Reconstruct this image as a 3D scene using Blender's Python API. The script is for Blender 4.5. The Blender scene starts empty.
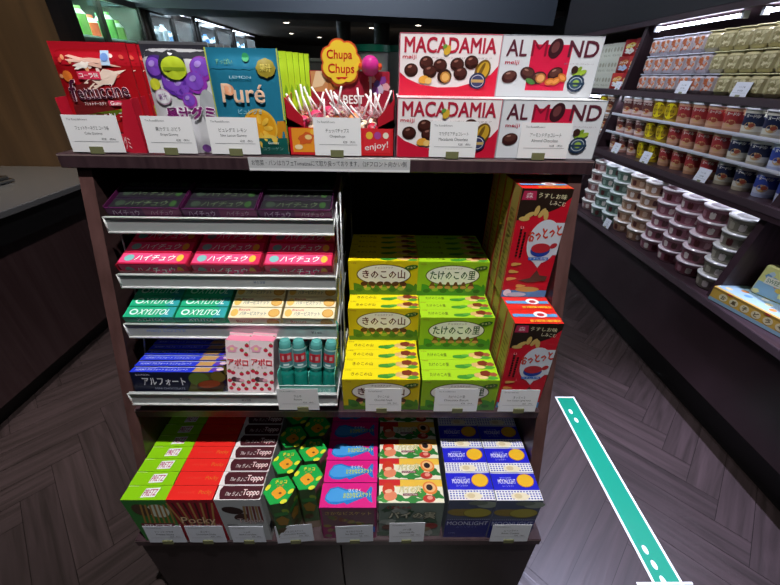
import bpy, math, random
from mathutils import Vector, Matrix
from mathutils.geometry import tessellate_polygon
random.seed(7)
SC = bpy.context.scene
COL = SC.collection
H = 1.17                      # camera height above the floor, metres

# ------------------------------------------------------------------ materials
def lin(c):
    return c/12.92 if c <= .04045 else ((c+.055)/1.055)**2.4
def hexc(h):
    return tuple(lin(int(h[i:i+2], 16)/255) for i in (0, 2, 4))
_m = {}
def newmat(name):
    m = bpy.data.materials.new(name); m.use_nodes = True
    return m, m.node_tree.nodes, m.node_tree.links, m.node_tree.nodes['Principled BSDF']
def ink(h, rough=.38, metal=0., coat=0.):
    k = (h, rough, metal, coat)
    if k in _m: return _m[k]
    m, n, l, p = newmat('print_'+h)
    p.inputs['Base Color'].default_value = (*hexc(h), 1)
    p.inputs['Roughness'].default_value = rough
    p.inputs['Metallic'].default_value = metal
    p.inputs['Coat Weight'].default_value = coat
    p.inputs['Coat Roughness'].default_value = .12
    _m[k] = m
    return m
def glow(h, s):
    k = ('glow', h, s)
    if k in _m: return _m[k]
    m, n, l, p = newmat('glow_'+h)
    p.inputs['Base Color'].default_value = (*hexc(h), 1)
    p.inputs['Emission Color'].default_value = (*hexc(h), 1)
    p.inputs['Emission Strength'].default_value = s
    _m[k] = m
    return m
def wood(name, a, b, scale=(3, 3, 60), rough=.4, bump=.05, axis='Z', spec=.5):
    if name in _m: return _m[name]
    m, n, l, p = newmat(name)
    tc = n.new('ShaderNodeTexCoord'); mp = n.new('ShaderNodeMapping')
    mp.inputs['Scale'].default_value = scale
    nz = n.new('ShaderNodeTexNoise'); nz.inputs['Scale'].default_value = 1; nz.inputs['Detail'].default_value = 6
    nz.inputs['Distortion'].default_value = .4
    rp = n.new('ShaderNodeValToRGB')
    rp.color_ramp.elements[0].position = .3; rp.color_ramp.elements[1].position = .7
    rp.color_ramp.elements[0].color = (*hexc(a), 1); rp.color_ramp.elements[1].color = (*hexc(b), 1)
    l.new(tc.outputs['Object'], mp.inputs[0]); l.new(mp.outputs[0], nz.inputs[0])
    l.new(nz.outputs[0], rp.inputs[0]); l.new(rp.outputs[0], p.inputs['Base Color'])
    bp = n.new('ShaderNodeBump'); bp.inputs['Strength'].default_value = bump; bp.inputs['Distance'].default_value = .002
    l.new(nz.outputs[0], bp.inputs['Height']); l.new(bp.outputs[0], p.inputs['Normal'])
    p.inputs['Roughness'].default_value = rough
    p.inputs['Specular IOR Level'].default_value = spec
    _m[name] = m
    return m
def glassy(name, h, alpha_rough=.05, trans=1., ior=1.2):
    if name in _m: return _m[name]
    m, n, l, p = newmat(name)
    p.inputs['Base Color'].default_value = (*hexc(h), 1)
    p.inputs['Roughness'].default_value = alpha_rough
    p.inputs['Transmission Weight'].default_value = trans
    p.inputs['IOR'].default_value = ior
    _m[name] = m
    return m

# ------------------------------------------------------------------ mesh builder
class MB:
    def __init__(s): s.v = []; s.f = []; s.mi = []; s.mats = []; s.sm = []
    def mid(s, m):
        if isinstance(m, str): m = ink(m)
        if m not in s.mats: s.mats.append(m)
        return s.mats.index(m)
    def add(s, vs, fs, m, smooth=False):
        o = len(s.v); k = s.mid(m)
        s.v += [tuple(p) for p in vs]
        for f in fs: s.f.append(tuple(i+o for i in f)); s.mi.append(k); s.sm.append(smooth)
        return s
    def box(s, x0, x1, y0, y1, z0, z1, m, faces=None, ch=0):
        """faces: dict of face -> material for (left,right,front,back,bottom,top)"""
        fc = faces or {}
        vs = [(x0,y0,z0),(x1,y0,z0),(x1,y1,z0),(x0,y1,z0),(x0,y0,z1),(x1,y0,z1),(x1,y1,z1),(x0,y1,z1)]
        for nme, f in (('left',(0,4,7,3)),('right',(1,2,6,5)),('front',(0,1,5,4)),('back',(2,3,7,6)),('bottom',(0,3,2,1)),('top',(4,5,6,7))):
            s.add([vs[i] for i in f], [(0,1,2,3)], fc.get(nme, m))
        return s
    def rbox(s, x0, x1, y0, y1, z0, z1, m, c=.002):
        """box with chamfered edges"""
        vs = []; 
        X=(x0,x1);Y=(y0,y1);Z=(z0,z1); sg=(1,-1)
        idx={}
        for i in (0,1):
            for j in (0,1):
                for k in (0,1):
                    for a in range(3):
                        p=[X[i]+sg[i]*c, Y[j]+sg[j]*c, Z[k]+sg[k]*c]
                        p[a]=(X[i],Y[j],Z[k])[a]
                        idx[i,j,k,a]=len(vs); vs.append(tuple(p))
        fs=[]
        q=[(0,0),(1,0),(1,1),(0,1)]
        for e in (0,1):
            for a in range(3):
                r=[]
                for (u,w) in q:
                    t=[0,0,0]; t[a]=e; t[(a+1)%3]=u; t[(a+2)%3]=w
                    r.append(idx[t[0],t[1],t[2],a])
                fs.append(tuple(r if e else r[::-1]))
        for a in range(3):
            b=(a+1)%3; d=(a+2)%3
            for (u,w) in q:
                t0=[0,0,0];t0[b]=u;t0[d]=w;t1=list(t0);t1[a]=1
                A=idx[(*t0,b)];B=idx[(*t1,b)];C_=idx[(*t1,d)];D_=idx[(*t0,d)]
                fs.append((A,B,C_,D_) if (u==w) else (D_,C_,B,A))
        for i in (0,1):
            for j in (0,1):
                for k in (0,1):
                    t=[idx[i,j,k,a] for a in range(3)]
                    fs.append(tuple(t if (i+j+k)%2 else t[::-1]))
        return s.add(vs, fs, m)
    def cyl(s, c, r, h, m, n=24, r2=None, axis='z', cap=True, smooth=True):
        r2 = r if r2 is None else r2
        def P(a, rr, t):
            x, y = rr*math.cos(a), rr*math.sin(a)
            return {'z': (c[0]+x, c[1]+y, c[2]+t), 'x': (c[0]+t, c[1]+x, c[2]+y), 'y': (c[0]+x, c[1]+t, c[2]-y)}[axis]
        vs = [P(2*math.pi*i/n, r, 0) for i in range(n)]+[P(2*math.pi*i/n, r2, h) for i in range(n)]
        s.add(vs, [(i, (i+1) % n, n+(i+1) % n, n+i) for i in range(n)], m, smooth)
        if cap: s.add(vs, [tuple(range(n))[::-1], tuple(range(n, 2*n))], m)
        return s
    def tube(s, pts, r, m, n=8):
        pts = [Vector(p) for p in pts]; rings = []
        for i, p in enumerate(pts):
            d = (pts[min(i+1, len(pts)-1)]-pts[max(i-1, 0)]).normalized()
            a = d.orthogonal().normalized() if i == 0 else (a-d*a.dot(d)).normalized()
            b = d.cross(a)
            rings.append([p+a*r*math.cos(2*math.pi*k/n)+b*r*math.sin(2*math.pi*k/n) for k in range(n)])
        vs = [q for R in rings for q in R]; fs = []
        for i in range(len(pts)-1):
            for k in range(n): fs.append((i*n+k, i*n+(k+1) % n, (i+1)*n+(k+1) % n, (i+1)*n+k))
        fs += [tuple(range(n))[::-1], tuple(range((len(pts)-1)*n, len(pts)*n))]
        return s.add(vs, fs, m, True)
    def lathe(s, prof, m, c=(0, 0, 0), n=28, sy=1., mats=None):
        """prof: list of (r, z); mats: one material for each band"""
        for j in range(len(prof)-1):
            (r0, z0), (r1, z1) = prof[j], prof[j+1]
            vs = []
            for r, z in ((r0, z0), (r1, z1)):
                vs += [(c[0]+r*math.cos(2*math.pi*i/n), c[1]+sy*r*math.sin(2*math.pi*i/n), c[2]+z) for i in range(n)]
            s.add(vs, [(i, (i+1) % n, n+(i+1) % n, n+i) for i in range(n)], mats[j] if mats else m, True)
        return s
    def prism(s, pts, y0, y1, m, front=None):
        """extrude an x-z outline along y"""
        n = len(pts)
        vs = [(x, y0, z) for x, z in pts]+[(x, y1, z) for x, z in pts]
        s.add(vs, [tuple(range(n))], front or m); s.add(vs, [tuple(range(n, 2*n))[::-1]], m)
        s.add(vs, [(i, i+n, (i+1) % n+n, (i+1) % n) for i in range(n)], m)
        return s
    def obj(s, name, parent=None, loc=(0, 0, 0), rot=0):
        me = bpy.data.meshes.new(name); me.from_pydata(s.v, [], s.f)
        for m in s.mats: me.materials.append(m)
        me.polygons.foreach_set('material_index', s.mi)
        me.polygons.foreach_set('use_smooth', s.sm)
        me.update()
        o = bpy.data.objects.new(name, me); COL.objects.link(o)
        o.location = loc; o.rotation_euler = (0, 0, rot)
        if parent: o.parent = parent
        return o

# ------------------------------------------------------------------ flat artwork printed on a face
def face(o, u, v, bulge=None):
    o = Vector(o); u = Vector(u).normalized(); v = Vector(v).normalized(); n = u.cross(v)
    def F(s, t, h=0):
        b = bulge(s, t) if bulge else 0
        return o+u*s+v*t+n*(h*(2.6 if bulge else 1)+b)
    F.curved = bulge is not None
    return F
L = .00011
def bump(b, st=.15):
    b.k = getattr(b, 'k', 0)+st
    return b.k
def rect(b, F, x0, y0, x1, y1, m, layer=1, n=None, nb=False):
    layer += getattr(b, 'k', 0) if nb else bump(b)
    n = n or (8 if F.curved else 1)
    vs = [F(x0+(x1-x0)*i/n, y0+(y1-y0)*j/n, layer*L) for j in range(n+1) for i in range(n+1)]
    fs = [(j*(n+1)+i, j*(n+1)+i+1, (j+1)*(n+1)+i+1, (j+1)*(n+1)+i) for j in range(n) for i in range(n)]
    b.add(vs, fs, m, F.curved)
def ell(b, F, cx, cy, rx, ry, m, layer=1, rot=0, n=20, a0=0, a1=360, wob=0, wn=5):
    layer += bump(b)
    R = 3 if F.curved else 1
    ca, sa = math.cos(math.radians(rot)), math.sin(math.radians(rot))
    vs = [F(cx, cy, layer*L)]
    full = abs(a1-a0) >= 360
    k = n if full else n+1
    for r in range(1, R+1):
        for i in range(k):
            a = math.radians(a0+(a1-a0)*i/n); w = 1+wob*math.cos(wn*a)
            x, y = rx*math.cos(a)*r/R*w, ry*math.sin(a)*r/R*w
            vs.append(F(cx+x*ca-y*sa, cy+x*sa+y*ca, layer*L))
    fs = []
    m_ = k if full else k-1
    for i in range(m_):
        j = (i+1) % k
        fs.append((0, 1+i, 1+j))
        for r in range(R-1): fs.append((1+r*k+i, 1+(r+1)*k+i, 1+(r+1)*k+j, 1+r*k+j))
    b.add(vs, fs, m, F.curved)
def poly(b, F, pts, m, layer=1):
    layer += bump(b)
    t = tessellate_polygon([[Vector((x, y, 0)) for x, y in pts]])
    ar = sum(pts[i-1][0]*pts[i][1]-pts[i][0]*pts[i-1][1] for i in range(len(pts)))
    fs = []
    for a in t:
        (x0, y0), (x1, y1), (x2, y2) = (pts[i] for i in a)
        fs.append(a if (x1-x0)*(y2-y0)-(x2-x0)*(y1-y0) > 0 else a[::-1])
    b.add([F(x, y, layer*L) for x, y in pts], fs, m)
_t = {}
def glyphs(s, bold):
    k = (s, bold)
    if k in _t: return _t[k]
    c = bpy.data.curves.new('glyphs', 'FONT'); c.body = s; c.size = 1; c.resolution_u = 1 if ord(s[0]) > 255 else 3
    c.offset = bold; c.align_x = 'CENTER'; c.align_y = 'CENTER'
    o = bpy.data.objects.new('glyphs', c); COL.objects.link(o)
    bpy.context.view_layer.update()
    ev = o.evaluated_get(bpy.context.evaluated_depsgraph_get()); me = ev.to_mesh()
    vs = [(v.co.x, v.co.y) for v in me.vertices]; fs = []
    for p in me.polygons:
        i = list(p.vertices)
        ar = sum(vs[i[q-1]][0]*vs[i[q]][1]-vs[i[q]][0]*vs[i[q-1]][1] for q in range(len(i)))
        fs.append(tuple(i) if ar > 0 else tuple(i[::-1]))
    ev.to_mesh_clear(); bpy.data.objects.remove(o); bpy.data.curves.remove(c)
    if vs:
        x0 = min(v[0] for v in vs); x1 = max(v[0] for v in vs); y0 = min(v[1] for v in vs); y1 = max(v[1] for v in vs)
    else: x0 = y0 = 0; x1 = y1 = 1
    _t[k] = (vs, fs, (x0+x1)/2, (y0+y1)/2, x1-x0, y1-y0)
    return _t[k]
def text(b, F, s, cx, cy, w, h, m, layer=2, bold=0., shear=0., rot=0, edge=None, ew=.03, arc=0):
    """text stretched into a w x h rectangle centred at cx, cy; weight and outline come from shifted copies"""
    vs, fs, mx, my, gw, gh = glyphs(s, 0.)
    layer += bump(b)
    kx, ky = w/gw, h/gh
    ca, sa = math.cos(math.radians(rot)), math.sin(math.radians(rot))
    def put(dx, dy, mm, ly):
        out = []
        for x, y in vs:
            y2 = (y-my)*ky; x2 = (x-mx)*kx+shear*y2
            y2 += arc*(1-(2*x2/w)**2)+dy; x2 += dx
            out.append(F(cx+x2*ca-y2*sa, cy+x2*sa+y2*ca, ly*L))
        b.add(out, fs, mm)
    cell = min(ky, w/max(len(s), 1)*1.1)
    if edge:
        e = (ew*1.0+bold*.5)*cell
        for k in range(6): put(e*math.cos(k*1.0472), e*math.sin(k*1.0472), edge, layer+k*.22)
        layer += 1.6
    q = bold*.55*cell
    if bold < .015 or len(vs) > 4000: put(0, 0, m, layer)
    else:
        for k, (dx, dy) in enumerate(((-q, -q), (q, -q), (q, q), (-q, q))): put(dx, dy, m, layer+k*.22)

# ------------------------------------------------------------------ things
def tag(o, label, cat, group=None, kind=None):
    if label: o['label'] = label
    if cat: o['category'] = cat
    if group: o['group'] = group
    if kind: o['kind'] = kind
    return o
def root(name, loc=(0, 0, 0), rot=0):
    o = bpy.data.objects.new(name, None); COL.objects.link(o)
    o.empty_display_size = .02; o.location = loc; o.rotation_euler = (0, 0, rot)
    return o
def dup(o, loc, rot=None, label=None, group=None, parent=None):
    c = o.copy(); COL.objects.link(c); c.parent = parent
    if parent is None:
        c.location = loc
        if rot is not None: c.rotation_euler = rot if isinstance(rot, tuple) else (0, 0, rot)
        if label: c['label'] = label
        if group: c['group'] = group
    for ch in o.children: dup(ch, None, parent=c)
    return c
class Kind:
    """first placement moves the built thing, later ones copy it"""
    def __init__(s, o): s.o = o; s.used = False
    def put(s, loc, label, cat=None, group=None, rot=None):
        loc = (loc[0], loc[1], loc[2]+.0005)
        if s.used: return dup(s.o, loc, rot, label, group)
        s.used = True; s.o.location = loc
        if rot is not None: s.o.rotation_euler = rot if isinstance(rot, tuple) else (0, 0, rot)
        return tag(s.o, label, cat, group)
ORD = ['front', 'second', 'third', 'fourth', 'fifth', 'sixth', 'seventh', 'eighth', 'ninth', 'tenth', 'eleventh', 'twelfth',
       'thirteenth', 'fourteenth', 'fifteenth', 'sixteenth', 'seventeenth', 'eighteenth', 'nineteenth', 'twentieth', 'twenty-first', 'twenty-second']
def row_word(i): return 'frontmost' if i == 0 else ORD[i]+' from the front'
def nth(i, n, side='left'):
    if n == 1: return 'only'
    if i == 0: return 'leftmost'
    if i == n-1: return 'rightmost'
    return ORD[i]+' from the left'

# ================================================================== camera
r_ = Vector((.99984, .0084, .0158)); k_ = Vector((-.010, -.516, .856))
def setcam():
    k = Vector((-4, -217, 360)).normalized()
    r = Vector((1, .0104, .0122)); r = (r-k*r.dot(k)).normalized()
    d = k.cross(r)
    # rows of M are the world axes written in image axes (x right, y down, z into the picture)
    cx = Vector((r.x, k.x, -d.x)); cy = Vector((r.y, k.y, -d.y)); cz = Vector((r.z, k.z, -d.z))
    m = Matrix((( cx.x, -cy.x, -cz.x, 0), (cx.y, -cy.y, -cz.y, 0), (cx.z, -cy.z, -cz.z, H), (0, 0, 0, 1)))
    cd = bpy.data.cameras.new('camera'); cd.sensor_width = 36; cd.lens = 36*360/780
    cd.clip_start = .02; cd.clip_end = 60
    o = bpy.data.objects.new('camera', cd); COL.objects.link(o); o.matrix_world = m
    SC.camera = o
setcam()

DARK = wood('dark_laminate', '2b1d1e', '3d2c2c', (2, 2, 90), .35, .04)
DARKH = wood('dark_laminate_shelf', '33242a', '463439', (90, 3, 3), .33, .04)
EDGE = ink('7a6462', .35)
BLACKW = wood('black_laminate', '0c0a0c', '171316', (4, 4, 60), .45, .03)
CASE = wood('case_laminate', '2c1e22', '402f35', (60, 3, 3), .35, .03)
SILVER = ink('b9bdbe', .3, .3)

exec_parts = []
def W(b, name, parent=None, kind=None):
    """mesh written in world coordinates, hung under a root that stands elsewhere"""
    off = parent.location if parent else Vector((0, 0, 0))
    if parent and parent.parent: off = off+parent.parent.location
    b.v = [(x-off.x, y-off.y, z-off.z) for x, y, z in b.v]
    o = b.obj(name, parent)
    if kind: o['kind'] = kind
    return o

def spot(name, loc, to, power, color, size=.03, ang=60, blend=.3):
    l = bpy.data.lights.new(name, 'SPOT'); l.energy = power; l.color = color; l.shadow_soft_size = size; l.spot_size = math.radians(ang); l.spot_blend = blend
    o = bpy.data.objects.new(name, l); COL.objects.link(o); o.location = loc
    o.rotation_euler = (Vector(to)-Vector(loc)).to_track_quat('-Z', 'Y').to_euler(); return o
def area(name, loc, to, power, color, sx, sy):
    l = bpy.data.lights.new(name, 'AREA'); l.energy = power; l.color = color; l.shape = 'RECTANGLE'; l.size = sx; l.size_y = sy
    o = bpy.data.objects.new(name, l); COL.objects.link(o); o.location = loc
    o.rotation_euler = (Vector(to)-Vector(loc)).to_track_quat('-Z', 'Y').to_euler(); return o
# ================================================================== the setting
def build_floor():
    # herringbone planks laid at 45 degrees on a dark bed
    m, n, l, p = newmat('floor_planks')
    at = n.new('ShaderNodeAttribute'); at.attribute_name = 'plank'
    uv = n.new('ShaderNodeUVMap'); mp = n.new('ShaderNodeMapping'); mp.inputs['Scale'].default_value = (3, 45, 1)
    nz = n.new('ShaderNodeTexNoise'); nz.inputs['Scale'].default_value = 1; nz.inputs['Detail'].default_value = 7; nz.inputs['Distortion'].default_value = .8
    ad = n.new('ShaderNodeVectorMath'); ad.operation = 'ADD'
    l.new(uv.outputs[0], mp.inputs[0]); l.new(mp.outputs[0], ad.inputs[0]); l.new(at.outputs['Vector'], ad.inputs[1])
    l.new(ad.outputs[0], nz.inputs[0])
    rp = n.new('ShaderNodeValToRGB'); e = rp.color_ramp.elements
    e[0].position = .32; e[0].color = (*hexc('2e2625'), 1); e[1].position = .7; e[1].color = (*hexc('433738'), 1)
    l.new(nz.outputs[0], rp.inputs[0])
    mx = n.new('ShaderNodeMix'); mx.data_type = 'RGBA'; mx.blend_type = 'MULTIPLY'; mx.inputs[0].default_value = 1
    sp = n.new('ShaderNodeSeparateXYZ'); l.new(at.outputs['Vector'], sp.inputs[0])
    mr = n.new('ShaderNodeMapRange'); mr.inputs[1].default_value = 0; mr.inputs[2].default_value = 40; mr.inputs[3].default_value = .85; mr.inputs[4].default_value = 1.12
    l.new(sp.outputs[0], mr.inputs[0])
    cb = n.new('ShaderNodeCombineColor')
    for i in range(3): l.new(mr.outputs[0], cb.inputs[i])
    l.new(rp.outputs[0], mx.inputs[6]); l.new(cb.outputs[0], mx.inputs[7]); l.new(mx.outputs[2], p.inputs['Base Color'])
    bp = n.new('ShaderNodeBump'); bp.inputs['Strength'].default_value = .35; bp.inputs['Distance'].default_value = .002
    l.new(nz.outputs[0], bp.inputs['Height']); l.new(bp.outputs[0], p.inputs['Normal'])
    p.inputs['Roughness'].default_value = .34; p.inputs['Specular IOR Level'].default_value = .6
    w, ln, g = .088, .44, .0008
    k = 5
    verts = []; faces = []; att = []; uvs = []
    c45 = math.sqrt(.5)
    cell = w
    for i in range(-60, 90):
        for j in range(-60, 90):
            s = (i-j) % (2*k)
            if s == 0: x0, y0, x1, y1, hz = i*w, j*w, i*w+ln, j*w+w, True      # horizontal plank starts here
            elif s == k: x0, y0, x1, y1, hz = i*w, j*w-(k-1)*w, i*w+w, j*w+w, False
            else: continue
            cxm, cym = (x0+x1)/2, (y0+y1)/2
            wx, wy = (cxm-cym)*c45-.15, (cxm+cym)*c45-.6
            if not (-3.4 < wx < 2.4 and -1.6 < wy < 6.5): continue
            x0 += g; y0 += g; x1 -= g; y1 -= g
            o = len(verts); r = (random.random()*40, random.random()*40, 0)
            for x, y in ((x0, y0), (x1, y0), (x1, y1), (x0, y1)):
                verts.append(((x-y)*c45-.15, (x+y)*c45-.6, 0)); att.append(r)
                uvs.append((x, y) if hz else (y, x))
            faces.append((o, o+1, o+2, o+3))
    me = bpy.data.meshes.new('floor'); me.from_pydata(verts, [], faces)
    a = me.attributes.new('plank', 'FLOAT_VECTOR', 'POINT')
    a.data.foreach_set('vector', [c for t in att for c in t])
    u = me.uv_layers.new(name='UVMap')
    for lp in me.loops: u.data[lp.index].uv = uvs[lp.vertex_index]
    me.materials.append(m)
    o = bpy.data.objects.new('floor', me); COL.objects.link(o); o['kind'] = 'structure'
    b = MB(); b.box(-4.5, 4, -2, 10, -.05, -.0015, '17110f')
    # the bed is part of the same floor object
    n0 = len(me.vertices)
    bed = b.obj('floor_bed', o)
    return o
build_floor()

b = MB(); b.box(-4.5, 4, -2, 10, 2.75, 2.85, ink('191a1e', .7)); W(b, 'ceiling', kind='structure')
BROWN = wood('column_wood', '35291d', '4c3b29', (14, 14, 1.2), .5, .06)
b = MB(); b.box(-4.4, 4, 9.8, 9.9, 0, 2.75, ink('2a2a2a', .6)); W(b, 'wall_back', kind='structure')
b = MB(); b.box(-4.5, -4.4, -2, 9.9, 0, 2.75, ink('221c1a', .7)); W(b, 'wall_left', kind='structure')
b = MB(); b.box(1.82, 1.92, -2, 9.8, 0, 2.75, ink('1d1a1e', .7)); W(b, 'wall_right', kind='structure')
# wide soffit that crosses the room behind the shelf
b = MB()
pts = [(-2.6, 1.655), (-.5, 1.63), (.6, 1.605), (1.5, 1.575), (1.5, 2.75), (-2.6, 2.75)]
b.prism(pts, 4.0, 4.5, ink('30343c', .55)); W(b, 'trim_1', kind='structure')

def downlight(x, y, z, label, group, r=.05, s=25):
    o = root('downlight', (x, y, z))
    a = MB(); a.lathe([(r*1.35, -.006), (r*1.35, 0)], ink('3a3a3a'), n=20); a.lathe([(r, -.006), (r*1.35, -.006)], ink('77777a', .3, 1), n=20); a.obj('trim_ring', o)
    a = MB(); a.cyl((0, 0, -.004), r, .003, glow('fff0dc', s), 20); a.obj('lamp_face', o)
    tag(o, label, 'light', group)

# brown wood column / wall end at the left
b = MB(); b.box(-4.3, -1.50, 2.03, 2.2, 0, 2.75, BROWN); W(b, 'wall_end', kind='structure')

# ---------------------------------------------------------------- left counter
ct = root('service_counter', (-1.9, 1.2, 0))
b = MB(); b.box(-2.3, -1.42, -1.2, 2.02, .09, .70, wood('counter_panel', '2c1a1c', '38282a', (3, 60, 3), .5, .03)); W(b, 'cabinet_body', ct)
b = MB(); b.box(-2.3, -1.47, -1.2, 2.02, 0, .09, '0b090a'); W(b, 'toe_kick', ct)
b = MB(); b.rbox(-2.32, -1.395, -1.2, 2.02, .70, .725, ink('55575a', .22), .003)
W(b, 'countertop', ct)
b = MB(); b.box(-1.418, -1.405, -1.2, 2.02, .61, .70, ink('070709', .4)); W(b, 'front_band', ct)
tag(ct, 'long dark brown service counter with grey top along the left aisle', 'counter')
gt = root('steel_tray', (-1.80, 1.60, .7255))
b = MB(); b.rbox(-.16, .10, -.13, .10, .004, .016, ink('aab0b4', .15, 1), .003); b.obj('rim', gt)
b = MB(); b.rbox(-.15, .09, -.12, .09, 0, .03, ink('8d949a', .12, 1), .004); b.obj('tray_body', gt)
tag(gt, 'shiny steel tray lying on the grey counter at the left edge', 'tray')

# ---------------------------------------------------------------- row of glass-door refrigerators, left background
def fridge(y0, y1, k, tint, label):
    rt = root('refrigerator_case', (-2.55, (y0+y1)/2, 0))
    fr = wood('fridge_frame', '241a18', '32231f', (8, 8, 30), .5, .03)
    b = MB(); X0, X1 = -2.85, -2.2
    b.box(X0, X1, y0, y1, 0, .75, fr); b.box(X0, X1, y0, y1, 1.70, 2.1, fr)
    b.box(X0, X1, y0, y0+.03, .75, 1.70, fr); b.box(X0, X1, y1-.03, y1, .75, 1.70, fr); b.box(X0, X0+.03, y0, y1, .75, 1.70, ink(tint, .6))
    W(b, 'case_body', rt)
    b = MB(); b.box(X1-.10, X1-.07, y0+.05, y1-.05, 1.672, 1.698, glow('d8fff2' if k < 1 else 'd9ecff', 40)); W(b, 'lamp_tube', rt)
    yy = [y0+.06, (y0+y1)/2, y1-.06]
    for q in range(2):
        a, c = yy[q], yy[q+1]
        d = MB()
        for (u0, u1, w0, w1) in ((a, a+.025, .78, 1.68), (c-.025, c, .78, 1.68), (a, c, .78, .81), (a, c, 1.635, 1.68)):
            d.box(X1-.02, X1+.01, u0, u1, w0, w1, ink('14110f', .3))
        dr = W(d, 'glass_door', rt)
        g = MB(); g.box(X1-.008, X1-.004, a+.02, c-.02, .8, 1.66, glassy('pane', 'f4fffb', 0, 1, 1.05)); 
        g.v = [(x-rt.location.x, y-rt.location.y, z-rt.location.z) for x, y, z in g.v]
        go = g.obj('pane', dr)
    for zz in (.95, 1.17, 1.40):
        s = MB(); s.box(X0+.03, X1-.06, y0+.03, y1-.03, zz-.012, zz, ink('dfe8e6', .4)); W(s, 'shelf', rt)
    tag(rt, label, 'refrigerator', 'refrigerators along the left wall')
    cols = [['5f8f4a', '86a65e', 'c9553b', '3f6f44'], ['e8ecef', 'd6dde2', '6d8fb5', 'bfc7cf'], ['9fc4e6', '5d8cc8', 'e8eef5', '3c5f8a'], ['cfe3f5', '7fb0dd', 'ffffff', '5278a0']][min(k, 3)]
    for si, zz in enumerate((1.17, 1.40)):
        area('case_lamp', (-2.48, (y0+y1)/2, 1.685), (-2.4801, (y0+y1)/2, 0), 34 if k == 0 else 26, (.60, 1, .84) if k == 0 else (.70, .86, 1), .9*(y1-y0), .25) if si else None
        c = MB()
        n = int((y1-y0-.16)/.11)
        for i in range(n):
            y = y0+.09+i*.11
            co = cols[(i+si) % 4] if not (k == 0 and si == 0) else ('d8664a' if i % 2 else 'c9553b')
            o = MB(); hh = .12+.022*((i*7+si) % 3)
            o.lathe([(0, 0), (.04, 0), (.042, .01), (.042, hh-.03), (.02, hh), (.02, hh+.02), (0, hh+.02)], ink(co, .3), n=14,
                    mats=[ink(co), ink(co), ink(co), ink('f4f4f0'), ink(co), ink('ffffff')])
            oo = o.obj('drink_bottle', None, (-2.33, y, zz+.001))
            tag(oo, 'small bottled drink inside the %s refrigerator, %s shelf, %s from the near end' % (ORD[k] if k else 'nearest', ['middle', 'upper'][si], ['first']+ORD[1:][i-1:i] if 0 else (['first']+ORD[1:])[i]),
                'bottle', 'drinks in the refrigerators')
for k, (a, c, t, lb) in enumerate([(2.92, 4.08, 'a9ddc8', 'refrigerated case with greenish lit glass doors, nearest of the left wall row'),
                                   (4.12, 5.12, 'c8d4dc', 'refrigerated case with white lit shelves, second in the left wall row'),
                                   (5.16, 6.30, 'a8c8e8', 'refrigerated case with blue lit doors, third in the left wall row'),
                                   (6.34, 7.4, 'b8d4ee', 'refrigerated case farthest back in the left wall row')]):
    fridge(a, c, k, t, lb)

# ---------------------------------------------------------------- background middle
for x, w_, lb in ((-.46, .15, 'dark round pillar behind the round logo sign, left of two'), (-.05, .17, 'dark round pillar behind the lollipop box, right of two')):
    b = MB(); b.cyl((0, 0, 0), w_/2, 1.72, ink('2c2725', .5), 24); b.cyl((0, 0, .0), w_/2+.015, .06, ink('1d1a19', .4), 24)
    tag(b.obj('round_pillar', None, (x, 4.8, 0)), lb, 'pillar')
b = MB(); b.box(-2.2, 2.6, 4.62, 9.79, 1.72, 1.76, ink('6b6058', .7)); W(b, 'ceiling_lower', kind='structure')
for i, (x, y) in enumerate([(-1.25, 5.6), (-1.5, 7.0), (-1.15, 7.6), (-.2, 6.0), (.4, 5.6)]):
    downlight(x, y, 1.719, 'small recessed ceiling light glowing behind the shelf, %s' % nth(i, 5), 'downlights over the back room', .035, 14)
kc = root('back_counter', (0, 6, 0))
b = MB(); b.box(-2.0, 1.7, 6.0, 6.6, 0, 1.32, ink('0e1413', .5)); W(b, 'counter_body', kc)
b = MB(); b.rbox(-2.05, 1.75, 5.96, 6.64, 1.32, 1.36, ink('1c2a26', .3), .004); W(b, 'countertop', kc)
tag(kc, 'dark counter in the far background behind the shelf', 'counter')
# low table behind the shelf with round tubs
tb = root('rear_table', (.0, 1.5, 0))
b = MB(); b.rbox(-.6, .62, 1.25, 1.85, 1.04, 1.08, DARKH, .002); W(b, 'table_top', tb)
b = MB(); b.box(-.58, .60, 1.27, 1.83, 0, 1.04, DARK); W(b, 'table_body', tb)
tag(tb, 'dark brown stand behind the display shelf carrying round green-lidded tubs', 'table')
for i, (x, y, zt) in enumerate([(-.05, 1.42, 1.255), (.04, 1.62, 1.265), (-.60, 1.7, 1.2)][:2]):
    o = root('plastic_tub', (x, y, 1.081))
    h = zt-1.081
    b = MB(); b.lathe([(0, 0), (.05, 0), (.058, h-.02), (.056, h-.02), (.048, .003), (0, .003)], ink('b9c4bd', .25), n=28); b.obj('tub_body', o)
    b = MB(); b.lathe([(0, h-.004), (.055, h-.004), (.062, h-.002), (.064, h-.02), (.061, h-.022)], ink('1f8a6c', .3), n=28, mats=None); b.obj('lid', o)
    tag(o, ['round plastic tub with green lid right behind the lollipop sign', 'round plastic tub with green lid beside the red chocolate boxes'][i], 'tub')

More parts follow.
